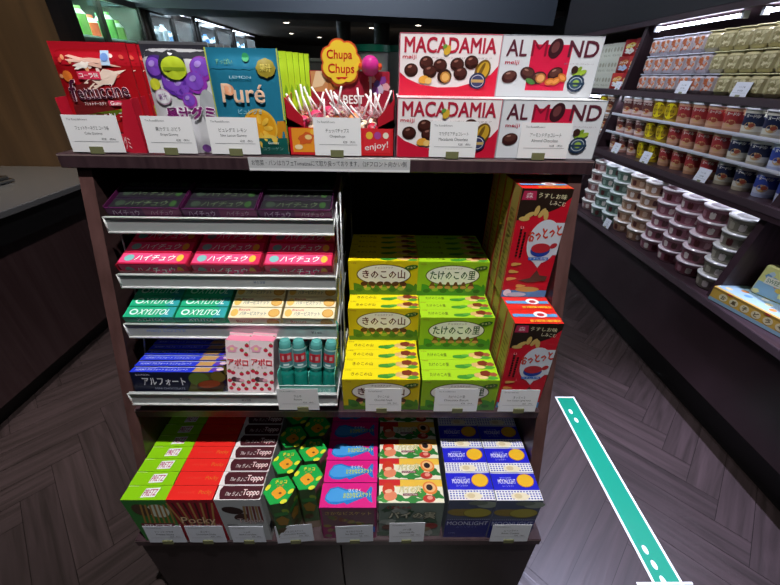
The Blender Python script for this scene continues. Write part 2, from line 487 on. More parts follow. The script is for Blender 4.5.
# ---------------------------------------------------------------- green guide strip on the floor
b = MB(); X0, X1, Y0, Y1 = .735, .818, -.6, 1.085
b.box(X0, X1, Y0, Y1, .0005, .0015, 'f2f7f6')
F = face((X0, Y0, .0015), (1, 0, 0), (0, 1, 0))
rect(b, F, .007, .007, X1-X0-.007, Y1-Y0-.007, ink('0c8f72', .3), 1)
def strip_dot(x, y, w, h): ell(b, F, x, y, w, h, 'eafaf6', 2)
for (px_, py_) in ((.768, 1.005), (.772, .962), (.764, .503), (.766, .465), (.767, .428)):
    strip_dot(px_-X0, py_-Y0, .007, .012)
rect(b, F, .69-X0, .419-Y0, .844-X0, .425-Y0, 'f2f7f6', 3)
tag(b.obj('floor_guide_strip'), 'long green guide strip with white border and dots stuck on the dark floor', 'floor strip')

# ================================================================== the slanted display shelf
ZT, ZM, ZB = 1.048, .567, .287          # tops of the three boards
gd = root('display_shelf', (-.094, .75, 0))
for x0, x1 in ((-.544, -.519), (.331, .356)):
    b = MB(); prof = [(.443, ZB-.022), (1.05, ZB-.022), (1.05, ZT-.024), (.663, ZT-.024)]
    vs = [(x0, y, z) for y, z in prof]+[(x1, y, z) for y, z in prof]
    b.add(vs, [(3, 2, 1, 0), (4, 5, 6, 7), (0, 1, 5, 4), (1, 2, 6, 5), (2, 3, 7, 6)], DARK)
    # front edge band, lighter laminate strip along its inner side
    b.add([vs[0], vs[4], vs[7], vs[3]], [(0, 1, 2, 3)], wood('panel_edge', '4a3230', '5e4240', (60, 60, 4), .4, .03))
    W(b, 'side_panel', gd)
b = MB(); b.box(-.519, .331, 1.03, 1.05, ZB, ZT-.024, ink('120e10', .6)); W(b, 'back_panel', gd)
b = MB(); b.rbox(-.562, .366, .652, 1.07, ZT-.024, ZT, DARKH, .0015)
F = face((-.562, .652, ZT-.024), (1, 0, 0), (0, 0, 1)); rect(b, F, .001, .0205, .927, .0228, ink('8a7876', .3), 1)
W(b, 'top_board', gd)
b = MB(); b.rbox(-.519, .331, .519, 1.03, ZM-.022, ZM, DARKH, .0015)
F = face((-.519, .519, ZM-.022), (1, 0, 0), (0, 0, 1)); rect(b, F, .001, .0185, .849, .0208, ink('8a7674', .3), 1)
W(b, 'middle_shelf', gd)
b = MB(); b.rbox(-.544, .356, .40, 1.05, ZB-.022, ZB, DARKH, .0015)
F = face((-.544, .40, ZB-.022), (1, 0, 0), (0, 0, 1)); rect(b, F, .001, .0192, .899, .0213, ink('a08c8a', .3), 1)
W(b, 'bottom_shelf', gd)
BASE = wood('base_laminate', '1d1719', '2a2124', (60, 60, 2.5), .4, .03)
b = MB(); b.box(-.541, .353, .424, 1.05, 0, ZB-.022, BASE); base = W(b, 'base_cabinet', gd)
for x0, x1 in ((-.541, -.0955), (-.0925, .353)):
    b = MB(); b.rbox(x0, x1, .405, .424, .002, ZB-.024, BASE, .001); W(b, 'cabinet_door', gd)
# printed notice strip on the front edge of the top board
b = MB(); b.box(-.236, .043, .6495, .6515, ZT-.0235, ZT-.0015, 'c3c5c8')
F = face((-.236, .6495, ZT-.0235), (1, 0, 0), (0, 0, 1))
rect(b, F, 0, .0005, .279, .0045, ink('e9ebee', .25), 1)
text(b, F, 'お惣菜・パンはカフェTomatinaにて取り扱っております。', .098, .0135, .185, .0095, '3a3d45', 1, .004)
text(b, F, '（2Fフロント向かい側', .235, .0135, .076, .0095, '3a3d45', 1, .004)
W(b, 'notice_strip', gd)
tag(gd, 'dark brown slanted wooden display shelf with three levels holding the sweets', 'display shelf')

# ------------------------------------------------------------------ price cards
def card(name_jp, name_en, x, y, z, w, h, label, clipx=.45, rot=0, tilt=-4, shade='e8e9ec', small=False, grp='white price cards'):
    o = root('price_card', (x, y, z)); o.rotation_euler = (math.radians(tilt), 0, math.radians(rot))
    b = MB(); b.box(-w/2, w/2, -.0004, .0004, .001, h, shade)
    F = face((-w/2, -.0004, .001), (1, 0, 0), (0, 0, 1))
    G = '3b3d44'
    text(b, F, 'The Roast&flowers', w*.27, h*.87, w*.38, h*.055, '7a7c82', 1)
    n = len(name_jp)
    text(b, F, name_jp, w*.5, h*.65, min(w*.62, n*w*.062), h*.11, G, 1, .01)
    text(b, F, name_en, w*.5, h*.50, min(w*.62, len(name_en)*w*.033), h*.085, G, 1, .01)
    text(b, F, '¥238', w*.66, h*.36, w*.09, h*.06, G, 1, .01); text(b, F, '(税込)', w*.82, h*.36, w*.11, h*.065, G, 1, .01)
    rect(b, F, w*.1, h*.285, w*.92, h*.295, '8c8e94', 1)
    b.obj('card_sheet', o)
    c = MB(); cx = (clipx-.5)*w
    c.box(cx-.011, cx+.011, -.003, -.0008, 0, .010, ink('6f7150', .25)); c.box(cx-.011, cx+.011, -.003, .008, -.0012, 0, ink('6f7150', .25))
    c.box(cx-.011, cx+.011, .0008, .003, 0, .010, ink('6f7150', .25))
    c.obj('card_clip', o)
    tag(o, label, 'price card', grp)
    return o
TY = .6545
card('フェットチーネグミ コーラ味', 'Cola Gummy', -.487, TY, ZT+.0015, .089, .058, 'white price card for cola gummies in front of the red gummy bag', .47)
card('果汁グミ ぶどう', 'Grape Gummy', -.362, TY, ZT+.0015, .083, .058, 'white price card for grape gummies in front of the grape gummy bag', .47)
card('ピュレグミ レモン', 'Sour Lemon Gummy', -.255, TY, ZT+.0015, .083, .058, 'white price card for sour lemon gummies in front of the blue bag', .5)
card('チュッパチャプス', 'Chupachups', -.081, TY, ZT+.0015, .079, .060, 'white price card in front of the red lollipop box', .48)
card('マカダミアチョコレート', 'Macadamia Chocolate', .115, TY, ZT+.0015, .080, .057, 'white price card leaning on the lower macadamia chocolate box', .5)
card('アーモンドチョコレート', 'Almond Chocolate', .271, TY, ZT+.0015, .086, .057, 'white price card leaning on the lower almond chocolate box', .42)
card('きのこの山', 'Chocolate Snack', .000, .5165, ZM+.0015, .074, .062, 'white price card in front of the yellow mushroom chocolate boxes')
card('たけのこの里', 'Chocolate Biscuit', .150, .5165, ZM+.0015, .090, .062, 'white price card in front of the green bamboo chocolate boxes', .55)
card('おっとっと', 'Snack Crackers Lightly Salted', .279, .5165, ZM+.0015, .079, .060, 'white price card in front of the red fish cracker box', .55)
card('ラムネ', 'Ramune', -.167, .4955, .596, .080, .055, 'white price card hanging under the teal candy bottles', .6, shade='dcdde0')
CB = .3965
for (t1, t2, x, w, h, lb, rot) in (
    ('プリッツ サラダ', 'Pretzel Sticks', -.466, .080, .060, 'white price card in front of the green pretzel stick boxes', 0),
    ('ポッキー', 'Chocolate Sticks', -.379, .080, .060, 'white price card in front of the red stick boxes', 0),
    ('トッポ', 'Stick Chocolate', -.290, .072, .058, 'white price card in front of the black and white stick boxes', 0),
    ('チョコビスケット', 'Chocolate Biscuits', -.189, .078, .062, 'white price card in front of the green hexagonal boxes', 4),
    ('サクサクラムネ', 'Sea Biscuit Mix', -.060, .080, .060, 'white price card in front of the pink boxes', 2),
    ('パイの実', 'Chocolate Pie', .053, .076, .070, 'white price card in front of the papaya green and yellow boxes', 1),
    ('ムーンライト', 'Butter Cookies', .279, .084, .062, 'white price card in front of the right column of blue cookie boxes', 0)):
    card(t1, t2, x, CB, ZB+.0015, w, h, lb, .5, rot, shade='c9cfdb' if x < 0 else 'd9dde6')

# ------------------------------------------------------------------ generic printed carton
def carton(w, d, h, side, top=None, front=None, left=None, right=None):
    """carton standing on z=0, centred on x, front face at y=0"""
    b = MB()
    b.box(-w/2, w/2, 0, d, 0, h, side, {'top': top or side, 'front': front or side, 'left': left or side, 'right': right or side})
    b.w, b.d, b.h = w, d, h
    b.FF = face((-w/2, 0, 0), (1, 0, 0), (0, 0, 1)); b.FT = face((-w/2, 0, h), (1, 0, 0), (0, 1, 0))
    b.FL = face((-w/2, d, 0), (0, -1, 0), (0, 0, 1)); b.FR = face((w/2, 0, 0), (0, 1, 0), (0, 0, 1))
    # folded flap seams at the ends
    for F in (b.FL, b.FR): rect(b, F, .001, h*.5-.0004, d-.001, h*.5+.0002, '8d8d8d', 1)
    return b

# ---- bottom shelf, stick boxes; on this shelf fronts carry their dimmer light as darker tones
def pretz():
    w, d, h = .0885, .0295, .158; b = carton(w, d, h, '1f6b2c', '8fd40f', '2f7a35', '3f9a3a', '3f9a3a')
    T = b.FT
    rect(b, T, 0, d-.002, .022, d-.001, 'd9f4a0', 1)
    poly(b, T, [(.036, .0045), (.064, .006), (.0665, .025), (.0385, .0235)], 'f7f7f7', 1)
    text(b, T, 'PRETZ', .0513, .0148, .025, .0125, 'b0145c', 2, .03, .15, 3)
    F = b.FF
    ell(b, F, .062, .118, .022, .024, 'c8d3c4', 1); ell(b, F, .030, .122, .018, .022, '4c3b2a', 2, 20)
    for i in range(7): poly(b, F, [(.02+i*.010, .070), (.024+i*.010, .070), (.036+i*.009, .142), (.032+i*.009, .142)], 'a07a3c', 2)
    rect(b, F, .012, .046, .080, .072, '7a1836', 3); text(b, F, 'PRETZ', .046, .059, .058, .018, 'e6dfe2', 4, .02, .1)
    rect(b, b.FR, .003, .02, .012, h-.02, '3d7fd0', 1)
    return b.obj('pretzel_stick_box')
def pocky():
    w, d, h = .0915, .0295, .158; b = carton(w, d, h, 'b01222', 'f32a24', '8f1226')
    T = b.FT
    text(b, T, 'Pocky', .072, .0145, .026, .011, 'f0742a', 2, .01, .1)
    text(b, T, 'CHOCOLATE', .034, .015, .032, .0035, 'f0503a', 2)
    F = b.FF
    for i in range(9):
        x = .010+i*.0078; k = (i-4)*.0035
        poly(b, F, [(x, .062), (x+.004, .062), (x+.004+k, .148), (x+k, .148)], '3c1a10' if i % 2 else 'b08a4a', 1)
    text(b, F, 'Pocky', .046, .080, .070, .032, 'e9c9a0', 3, .03, .1, edge='5a0c18', ew=.05)
    return b.obj('chocolate_stick_box')
def toppo():
    w, d, h = .092, .0295, .158; b = carton(w, d, h, 'd8d4d6', 'f4eef0', 'aeb4b8', '8e2c3c', 'b4b8bc')
    T = b.FT
    poly(b, T, [(.012, .0012), (.088, .0012), (.091, .005), (.091, .0285), (.010, .0285), (.006, .02), (.008, .010)], '4a1c26', 1)
    text(b, T, 'The ちょこ', .036, .0125, .034, .009, 'f0e8ea', 2, .01, .3)
    text(b, T, 'Toppo', .070, .0135, .033, .0155, 'f8f0f0', 3, .04, .05, edge='c0182c', ew=.05)
    F = b.FF
    ell(b, F, .030, .120, .022, .013, '2a1716', 1, -15); ell(b, F, .044, .096, .017, .011, '38201e', 1, 25)
    for i in range(6): poly(b, F, [(.048+i*.007, .078), (.052+i*.007, .078), (.058+i*.006, .136), (.053+i*.006, .136)], ['93774c', '6d2b2b'][i % 2], 2)
    text(b, F, 'Toppo', .060, .080, .052, .020, 'dcd2d2', 4, .02, edge='7a1a26', ew=.05)
    for i in range(4): rect(b, F, .008, .048+i*.006, .030, .050+i*.006, '70757a', 2)
    rect(b, b.FR, .006, .02, .022, .05, '2a2a30', 1)
    return b.obj('filled_stick_box')
def pink():
    w, d, h = .117, .052, .123; b = carton(w, d, h, '9c1a62', 'e8188c', '8a2060')
    T = b.FT
    # plain blue fish outline
    poly(b, T, [(.010, .026), (.018, .040), (.034, .044), (.052, .038), (.074, .038), (.094, .030), (.104, .045), (.108, .041), (.106, .026), (.109, .010), (.103, .012), (.094, .022), (.070, .012), (.056, .006), (.050, .010), (.034, .006), (.018, .008), (.009, .016)], '1f7fd6', 1)
    poly(b, T, [(.012, .026), (.020, .038), (.034, .041), (.052, .034), (.072, .035), (.090, .028), (.070, .018), (.040, .012), (.020, .012), (.012, .018)], '49a6f0', 2)
    text(b, T, 'さくさく', .070, .036, .026, .006, 'ffffff', 3, .03)
    text(b, T, 'おさかなビスケット', .076, .026, .058, .012, 'd9e84a', 3, .04, 0, 3, edge='2d7f58', ew=.03)
    F = b.FF
    rect(b, F, .004, .05, w-.004, .115, '6a4a58', 1)
    text(b, F, 'さかなビスケット', w/2, .102, .096, .013, 'c8b070', 2, .03, edge='3a1a2a', ew=.03)
    for i in range(14): ell(b, F, .012+(i*.037) % .094, .052+(i*.023) % .038, .009, .006, ['8a7a3a', '5f6d3a', '7a4a30'][i % 3], 2, i*25, 12)
    for i in range(12): ell(b, F, .012+(i*.041) % .094, .012+(i*.017) % .032, .008, .006, ['6f6f5a', '8c7a55', '56603c'][i % 3], 1, i*35, 12)
    rect(b, F, .098, .028, .114, .050, '1f66c8', 3)
    return b.obj('sea_biscuit_box')
def papaya():
    w, d, h = .135, .0495, .133; b = carton(w, d, h, '2c6a3a', 'f6f2dc', '6f8078', '3a8a48', '2f7a3c')
    T = b.FT
    rect(b, T, .035, .034, w, d, 'f7c94a', 1); rect(b, T, 0, .036, .045, d, 'd8282e', 1)
    for cx, cy, rx, ry, r, c in ((.012, .018, .016, .007, 30, '2f8a3c'), (.042, .010, .018, .006, -20, '2f8a3c'), (.088, .020, .022, .008, 20, '3c9a3f'), (.070, .006, .02, .006, 0, '2f8a3c'), (.120, .018, .016, .008, -30, '2a7d38'), (.098, .010, .016, .006, -10, '3c9a3f'), (.012, .006, .014, .005, 0, '3c9a3f')):
        ell(b, T, cx, cy, rx, ry, c, 2, r, 14, wob=.25, wn=4)
    ell(b, T, .020, .028, .013, .015, 'd63a22', 3, 0); ell(b, T, .024, .014, .014, .010, 'f0906a', 4, 10); ell(b, T, .020, .024, .008, .004, 'f7c9a8', 5, 10)
    ell(b, T, .108, .031, .016, .014, 'f08a3c', 3, -20); ell(b, T, .108, .032, .012, .010, 'f8c48c', 4, -20); ell(b, T, .107, .032, .007, .0065, '2a1a1c', 5, -20)
    ell(b, T, .104, .008, .013, .008, 'c43028', 5, 0); ell(b, T, .106, .010, .006, .004, 'f0a090', 6)
    text(b, T, 'パイの実', .066, .028, .046, .016, 'f6e9b0', 7, .05, .1, edge='2a5a30', ew=.04)
    rect(b, T, .050, .014, .082, .019, '7a2030', 6); text(b, T, 'CHOCOLATE PIE', .066, .0165, .028, .003, 'ffffff', 7)
    F = b.FF
    for i in range(16): ell(b, F, .010+(i*.047) % .115, .012+(i*.031) % .105, .016, .009, ['43604c', '8b9690', '2c5038', 'a4aaa6'][i % 4], 1+(i % 3)*.4, i*40, 12, wob=.2)
    text(b, F, 'パイの実', .070, .088, .098, .026, 'b4b49c', 5, .05, edge='1c2a20', ew=.06)
    text(b, F, 'くだものの', .042, .118, .05, .010, 'b8203a', 5, .03)
    ell(b, F, .112, .045, .016, .012, '8a3430', 5); ell(b, F, .020, .040, .014, .010, '5a3020', 5); ell(b, F, .095, .030, .018, .010, '8c8468', 5, 20)
    return b.obj('fruit_pie_chocolate_box')
def moon():
    w, d, h = .0948, .0605, .148; b = carton(w, d, h, '1418a8', '2023d8', '1a2478', '8d93a6', '2a2f9c')
    T = b.FT
    rect(b, T, 0, .0, w, .0215, 'f4f5fa', 1)
    for i in range(15):
        for j in range(4): rect(b, T, .003+i*.0062, .0025+j*.0048, .0066+i*.0062, .0052+j*.0048, '4a50c0', 2, nb=True)
    ell(b, T, .050, .0085, .019, .008, 'f3ead2', 3); ell(b, T, .046, .009, .008, .005, 'e0d0a8', 4); 
    ell(b, T, .071, .042, .0185, .0145, 'e59a18', 2, 10, 26); ell(b, T, .071, .0425, .0170, .0130, 'f7c22c', 3, 10, 26)
    text(b, T, 'MOONLIGHT', .031, .040, .038, .010, 'ffffff', 2, .02); text(b, T, 'BUTTER COOKIES', .030, .048, .024, .003, 'c8cdfa', 2); text(b, T, 'ムーンライト', .031, .030, .024, .004, 'dfe2fa', 2)
    rect(b, T, 0, d-.0025, w, d-.0005, 'dfe2f2', 1)
    F = b.FF
    rect(b, F, 0, .072, w, .148, '4a5570', 1)
    ell(b, F, .080, .132, .022, .012, '8f9a90', 2); ell(b, F, .060, .138, .020, .008, '6d7a70', 3)
    for cx in (.024, .034, .045): ell(b, F, cx, .103, .024, .013, '8c7a3a', 2+(cx-.02)*20, -8); 
    ell(b, F, .063, .101, .030, .018, '6f6a2c', 4, 0); ell(b, F, .063, .1022, .0285, .0165, 'a39a3e', 5, 0)
    for i in range(20): rect(b, F, .003+i*.0046, .074, .0055+i*.0046, .077, '8a93b8', 2, nb=True)
    text(b, F, 'MOONLIGHT', w/2, .060, .088, .015, 'c9cfe6', 2, .008); text(b, F, 'ムーンライト', w/2, .045, .045, .006, '8f98cc', 2)
    text(b, F, '14枚', .018, .020, .014, .005, '9aa3d6', 2)
    return b.obj('butter_cookie_box')
def hexbox():
    R, h = .0322, .150; b = MB(); n = 6
    P = [(R*math.cos(math.radians(60*i+8)), R*math.sin(math.radians(60*i+8))) for i in range(6)]
    for i in range(6):
        (x0, y0), (x1, y1) = P[i], P[(i+1) % 6]
        e = Vector((x1-x0, y1-y0, 0)); wl = e.length
        F = face((x0, y0, 0), e, (0, 0, 1))
        b.add([F(0, 0), F(wl, 0), F(wl, h), F(0, h)], [(0, 1, 2, 3)], ['3a5a32', '4a5a3c'][i % 2])
        rect(b, F, 0, 0, wl, .028, '8c7a6a', 1); ell(b, F, wl/2, .085, .012, .018, '8a6a24', 1, 10, 14, wob=.15)
        ell(b, F, wl*.35, .05, .010, .010, '4a3a22', 1, 0, 12); ell(b, F, wl*.8, .12, .006, .010, '7f9a2c', 1, 30, 10)
        rect(b, F, .003, .105, wl-.003, .118, '2f7a3a', 1)
    b.add([(x, y, h) for x, y in P], [tuple(range(6))], '0f9a3e'); b.add([(x, y, 0) for x, y in P], [tuple(range(6))[::-1]], '6a6a60')
    T = face((0, 0, h), (1, 0, 0), (0, 1, 0))
    poly(b, T, [(x*.96, y*.96) for x, y in P], '17b04a', 1)
    ell(b, T, 0, -.006, .0135, .012, 'f4a628', 2, 0, 16, wob=.12, wn=4)      # plain biscuit blob
    ell(b, T, .003, -.007, .003, .002, '6a3a18', 3)
    text(b, T, 'チョコ', 0, .017, .024, .008, 'f6e640', 2, .04, edge='0d6a2c', ew=.03); text(b, T, 'マーチ', 0, .009, .016, .004, 'e87830', 3, .03)
    for x, y, r in ((-.024, .006, 60), (.024, -.004, 40), (.013, -.024, 20)): ell(b, T, x, y, .007, .0042, 'e8e83a', 2, r)
    return b.obj('hexagonal_biscuit_box')
GAP = .0006
def rows(kind, x, y0, z, pitch, n, what, grp, dx=0, w0=0, jit=.0008):
    for i in range(n):
        jx = random.uniform(-jit, jit)
        kind.put((x+dx*i+jx, y0+pitch*i, z), '%s, %s' % (what, row_word(i)), kind.o.get('category'), grp)
def K(o, cat): o['category'] = cat; return Kind(o)
kp = K(pretz(), 'snack box'); rows(kp, -.4735, .4015, ZB, .0302, 9, 'lime green pretzel stick box on the bottom shelf', 'green stick boxes')
kk = K(pocky(), 'snack box'); rows(kk, -.3825, .4015, ZB, .0302, 9, 'red chocolate stick box on the bottom shelf', 'red stick boxes')
ko = K(toppo(), 'snack box'); rows(ko, -.2895, .4015, ZB, .0302, 9, 'white and maroon stick box on the bottom shelf', 'white and maroon stick boxes')
kpk = K(pink(), 'snack box'); rows(kpk, -.0712, .405, ZB, .0535, 6, 'pink biscuit box with blue fish', 'pink biscuit boxes')
kpa = K(papaya(), 'snack box'); rows(kpa, .0600, .409, ZB, .0503, 6, 'green and yellow fruit pie box on the bottom shelf', 'fruit pie boxes')
km = K(moon(), 'snack box')
rows(km, .1835, .406, ZB, .0612, 6, 'blue butter cookie box in the left cookie column', 'blue butter cookie boxes')
rows(km, .2796, .405, ZB, .0612, 6, 'blue butter cookie box in the right cookie column', 'blue butter cookie boxes')
kh = K(hexbox(), 'snack box')
HX = [(-.2120+(.0525 if i % 2 else 0), .426+.0640*(i//2)+(.029 if i % 2 else 0)) for i in range(10)]
for i, (x, y) in enumerate(HX):
    kh.put((x, y, ZB), 'green hexagonal biscuit box, %s in the %s column' % (row_word(i//2), ['left', 'right'][i % 2]), 'snack box', 'green hexagonal biscuit boxes', rot=math.radians(random.uniform(-6, 6)+(0 if i % 2 else 4)))

# ---- middle shelf: mushroom / bamboo chocolate boxes
def kinoko(green):
    w, d, h = .156, .0300, .0855
    base = ('6aa51c', 'a8d820', '8db81e') if green else ('a3a312', 'f2e014', 'c9b410')  # sides and front darker than the top: shading put into the tones
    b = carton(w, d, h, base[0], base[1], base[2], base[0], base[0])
    T, F = b.FT, b.FF
    nm = 'たけのこの里' if green else 'きのこの山'
    text(b, T, nm, .038, .015, .042, .010, '3f5a1c' if green else '6a3a14', 2, .02)
    for cx, cy, rx, ry, c in ((.086, .009, .016, .006, '3c8f2c'), (.100, .013, .010, .004, '58a838'), (.116, .014, .010, .007, 'd8b070'), (.131, .019, .012, .008, '7a2e1c'), (.146, .016, .008, .006, 'a05038'), (.140, .006, .014, .005, '4f9e34'), (.124, .007, .010, .004, 'e8c890')):
        ell(b, T, cx, cy, rx, ry, c, 2, 0, 14, wob=.08)
    text(b, T, 'meiji', .010, .026, .012, .004, '8a4a30', 2)
    # front
    for i, (cx, rx) in enumerate(((.01, .03), (.05, .034), (.09, .03), (.13, .034), (.150, .006))):
        ell(b, F, max(cx, .001), .0, min(rx, w-cx if cx > .1 else rx), .030, '3f7a1e' if not green else '3c8a24', 1+i*.15, 0, 16, 0 if cx > .02 else 0, 180 if cx > .04 else 90)
    rect(b, F, 0, 0, w, .012, '4f7f22' if not green else '4a8c2a', 2)
    for i in range(7): ell(b, F, .022+i*.019, .012+.004*(i % 2), .008, .005, '8ab030' if i % 2 else '2f6a1c', 3, 0, 12)
    ell(b, F, .078, .052, .0605, .0255, '3a2a14', 3, 0, 32); ell(b, F, .078, .052, .0585, .0238, 'e9e6dc', 4, 0, 32)
    text(b, F, nm, .078, .053, .094 if not green else .100, .021, '5a1e12' if not green else '1f4a1c', 5, .035)
    text(b, F, 'チョコスナック', .078, .0695, .040, .005, '7a4a3a', 5, .01)
    for i in range(6):
        x = .034+i*.0175
        if green: poly(b, F, [(x-.008, .022), (x+.008, .022), (x+.002, .036), (x-.002, .036)], '6a3c1c', 6); ell(b, F, x, .022, .007, .004, 'c08a4a', 7, 0, 12)
        else: ell(b, F, x, .029, .0085, .006, '4a2416', 6, (-1)**i*15, 14); ell(b, F, x+.002, .023, .004, .006, 'd8a860', 5, 0, 10)
    ell(b, F, .138, .071, .015, .0055, '2a5a1c', 5, 12); text(b, F, 'チョコ', .138, .071, .018, .005, 'e8e0a0', 6, .02, 0, 12)
    text(b, F, 'meiji', .012, .080, .012, .004, '8a4a30', 3)
    return b.obj('chocolate_snack_box')
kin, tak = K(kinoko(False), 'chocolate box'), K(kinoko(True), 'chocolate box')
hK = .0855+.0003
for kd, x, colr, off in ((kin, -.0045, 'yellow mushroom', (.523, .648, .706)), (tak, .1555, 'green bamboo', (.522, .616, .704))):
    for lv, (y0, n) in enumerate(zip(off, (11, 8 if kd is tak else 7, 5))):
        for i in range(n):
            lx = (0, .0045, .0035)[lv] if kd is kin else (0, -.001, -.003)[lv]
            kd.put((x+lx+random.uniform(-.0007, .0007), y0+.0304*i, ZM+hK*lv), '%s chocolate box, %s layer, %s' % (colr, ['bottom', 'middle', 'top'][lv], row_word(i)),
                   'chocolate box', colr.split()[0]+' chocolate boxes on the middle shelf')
# ---- red fish cracker boxes
def otto():
    w, d, h = .090, .0452, .2195; b = carton(w, d, h, 'b8a35c', 'e0261e', 'c4142a', 'b8a35c', 'c4142a')
    F, T = b.FF, b.FT
    poly(b, F, [(0, h), (w, h), (w, h-.014), (.072, h-.034), (.050, h-.044), (.018, h-.052), (0, h-.058)], '281a14', 1)
    for i, (x, y, r) in enumerate(((.022, .172, 30), (.034, .180, 80), (.044, .176, 60), (.052, .172, 100), (.014, .165, 0))): ell(b, F, x, y, .010, .0045, 'c8a860', 2, r, 12)
    poly(b, F, [(.004, h-.004), (.026, h-.004), (.028, h-.020), (.002, h-.020)], 'b02a50', 2); text(b, F, '森', .015, h-.012, .012, .010, 'f0d8e0', 3)
    text(b, F, 'うすしお味', .056, h-.013, .050, .009, 'e0d8b0', 2, .02, 0, -4); text(b, F, 'しみこむ', .068, h-.026, .028, .008, 'e8e0c0', 2, .02, 0, -6)
    ell(b, F, .059, .120, .0300, .044, 'cfd6e2', 3, 0, 30); rect(b, F, .060, .094, w, .158, 'cfd6e2', 3); poly(b, F, [(.048, .080), (.066, .080), (.060, .066)], 'cfd6e2', 3)
    text(b, F, 'おっとっと', .058, .138, .060, .021, 'd8402a', 5, .05, 0, 14, edge='8a1c14', ew=.035)
    ell(b, F, .057, .103, .0185, .013, '1f3f9c', 5, 0); ell(b, F, .057, .108, .0180, .010, 'b42a34', 6, 0); ell(b, F, .080, .113, .007, .005, 'b42a34', 6, 35)
    rect(b, F, .038, .083, .076, .089, '2f6fc8', 5); text(b, F, 'うすしお味', .057, .086, .034, .0045, 'e8f0fa', 6)
    text(b, F, 'い', .014, .148, .006, .006, 'f0e0e0', 3); 
    for i in range(9): rect(b, F, .011, .090+i*.0065, .015, .094+i*.0065, '2e1612', 3); rect(b, F, .019, .088+i*.006, .023, .092+i*.006, '2e1612', 3)
    for x, y, r in ((.016, .074, 5), (.014, .058, -5), (.012, .042, 5), (.034, .026, 0)): ell(b, F, x, y, .010, .0035, 'd8a858', 3, r, 12, wob=.2, wn=3)
    poly(b, F, [(.026, .038), (.050, .044), (.060, .062), (.068, .050), (.084, .048), (.082, .038), (.050, .034)], '5a3a30', 3)
    rect(b, F, 0, 0, w, .016, '4a8fc8', 3); ell(b, F, .050, .018, .024, .006, 'c8a050', 4); ell(b, F, .011, .010, .008, .008, 'e8f0fa', 4); ell(b, F, .030, .006, .02, .005, 'b8d8ea', 4)
    rect(b, T, .003, .020, w-.003, .030, '5a9fd8', 1); rect(b, T, .030, .004, w-.004, .011, 'f0b030', 1); text(b, T, 'おっとっと', .060, .0075, .05, .006, 'c8281e', 2, .03)
    ell(b, T, .056, .028, .013, .010, 'f4f4f6', 2); ell(b, T, .056, .027, .007, .005, 'b83040', 3)
    Ls = b.FL
    rect(b, Ls, 0, 0, .004, h, 'c4142a', 1); rect(b, Ls, d-.004, 0, d, h, 'c4142a', 1)
    for i in range(14): rect(b, Ls, .010, .030+i*.011, .036-(i % 3)*.006, .034+i*.011, '8a7438', 1, nb=True)
    return b.obj('fish_cracker_box')
ko2 = K(otto(), 'cracker box')
for i in range(7): ko2.put((.2840+random.uniform(-.001, .0005), .530+.0457*i, ZM), 'tall red fish cracker box in the lower layer, %s' % row_word(i), 'cracker box', 'red fish cracker boxes')
for i in range(4): ko2.put((.2840-.0015, .623+.0457*i, ZM+.2198), 'tall red fish cracker box in the upper layer, %s' % row_word(i), 'cracker box', 'red fish cracker boxes')

# ================================================================== white tiered rack with sweets
TIERS = [(.622, .919, .949), (.600, .817, .846), (.568, .723, .756), (.508, .602, .633)]   # lip y, lip bottom z, lip top z
TH = math.radians(19); CT, ST = math.cos(TH), math.sin(TH)
DEP = (.175, .235, .235, .235)
rk = root('tiered_rack', (-.29, .7, ZM))
for i, (y, z0, z1) in enumerate(TIERS):
    b = MB(); x0, x1 = -.497, -.092
    q = DEP[i]; m = ink('d4d7d8', .3)
    b.box(x0, x1, y, y+q, z0, z0+.003, m)
    b.box(x0, x0+.002, y, y+q, z0, z0+.012, m); b.box(x1-.002, x1, y, y+q, z0, z0+.012, m)
    if i < 3: b.v = [(x, y+(yy-y)*CT-(z-z0)*ST, z0+(yy-y)*ST+(z-z0)*CT) for x, yy, z in b.v]
    if i == 3: b.box(x0+.002, x1-.002, y+.002, y+.20, z0+.003, z0+.0165, ink('c4c8ca', .3))
    t = W(b, 'tray', rk)
    b = MB()
    # channel shaped ticket lip: thin back plate with raised rims
    b.box(x0, x1, y-.004, y, z0, z1, ink('b4b9ba', .28, .2))
    b.tube([(x0, y-.005, z0+.001), (x1, y-.005, z0+.001)], .0024, ink('eef0f0', .2), 8)
    b.tube([(x0, y-.005, z1-.001), (x1, y-.005, z1-.001)], .0017, ink('e4e7e8', .2), 8)
    b.tube([(x0, y-.005, z0), (x0, y-.005, z1)], .0016, ink('eef0f0', .2), 8)
    F = face((x0, y-.004, z0), (1, 0, 0), (0, 0, 1))
    if i == 1: text(b, F, '¥138', .26, .014, .022, .006, '5f7390', 1)
    if i == 2: text(b, F, 'meiji LOTTE', .075, .016, .075, .009, '8aa0cf', 1, .03); text(b, F, '¥148', .365, .014, .020, .006, '55585f', 1)
    if i == 3: text(b, F, '¥108', .105, .014, .022, .006, '44474e', 1); text(b, F, '¥108', .225, .013, .018, .006, '44474e', 1)
    off = t.location+rk.location
    b.v = [(x-rk.location.x, yy-rk.location.y, z-rk.location.z) for x, yy, z in b.v]; b.obj('ticket_lip', t)
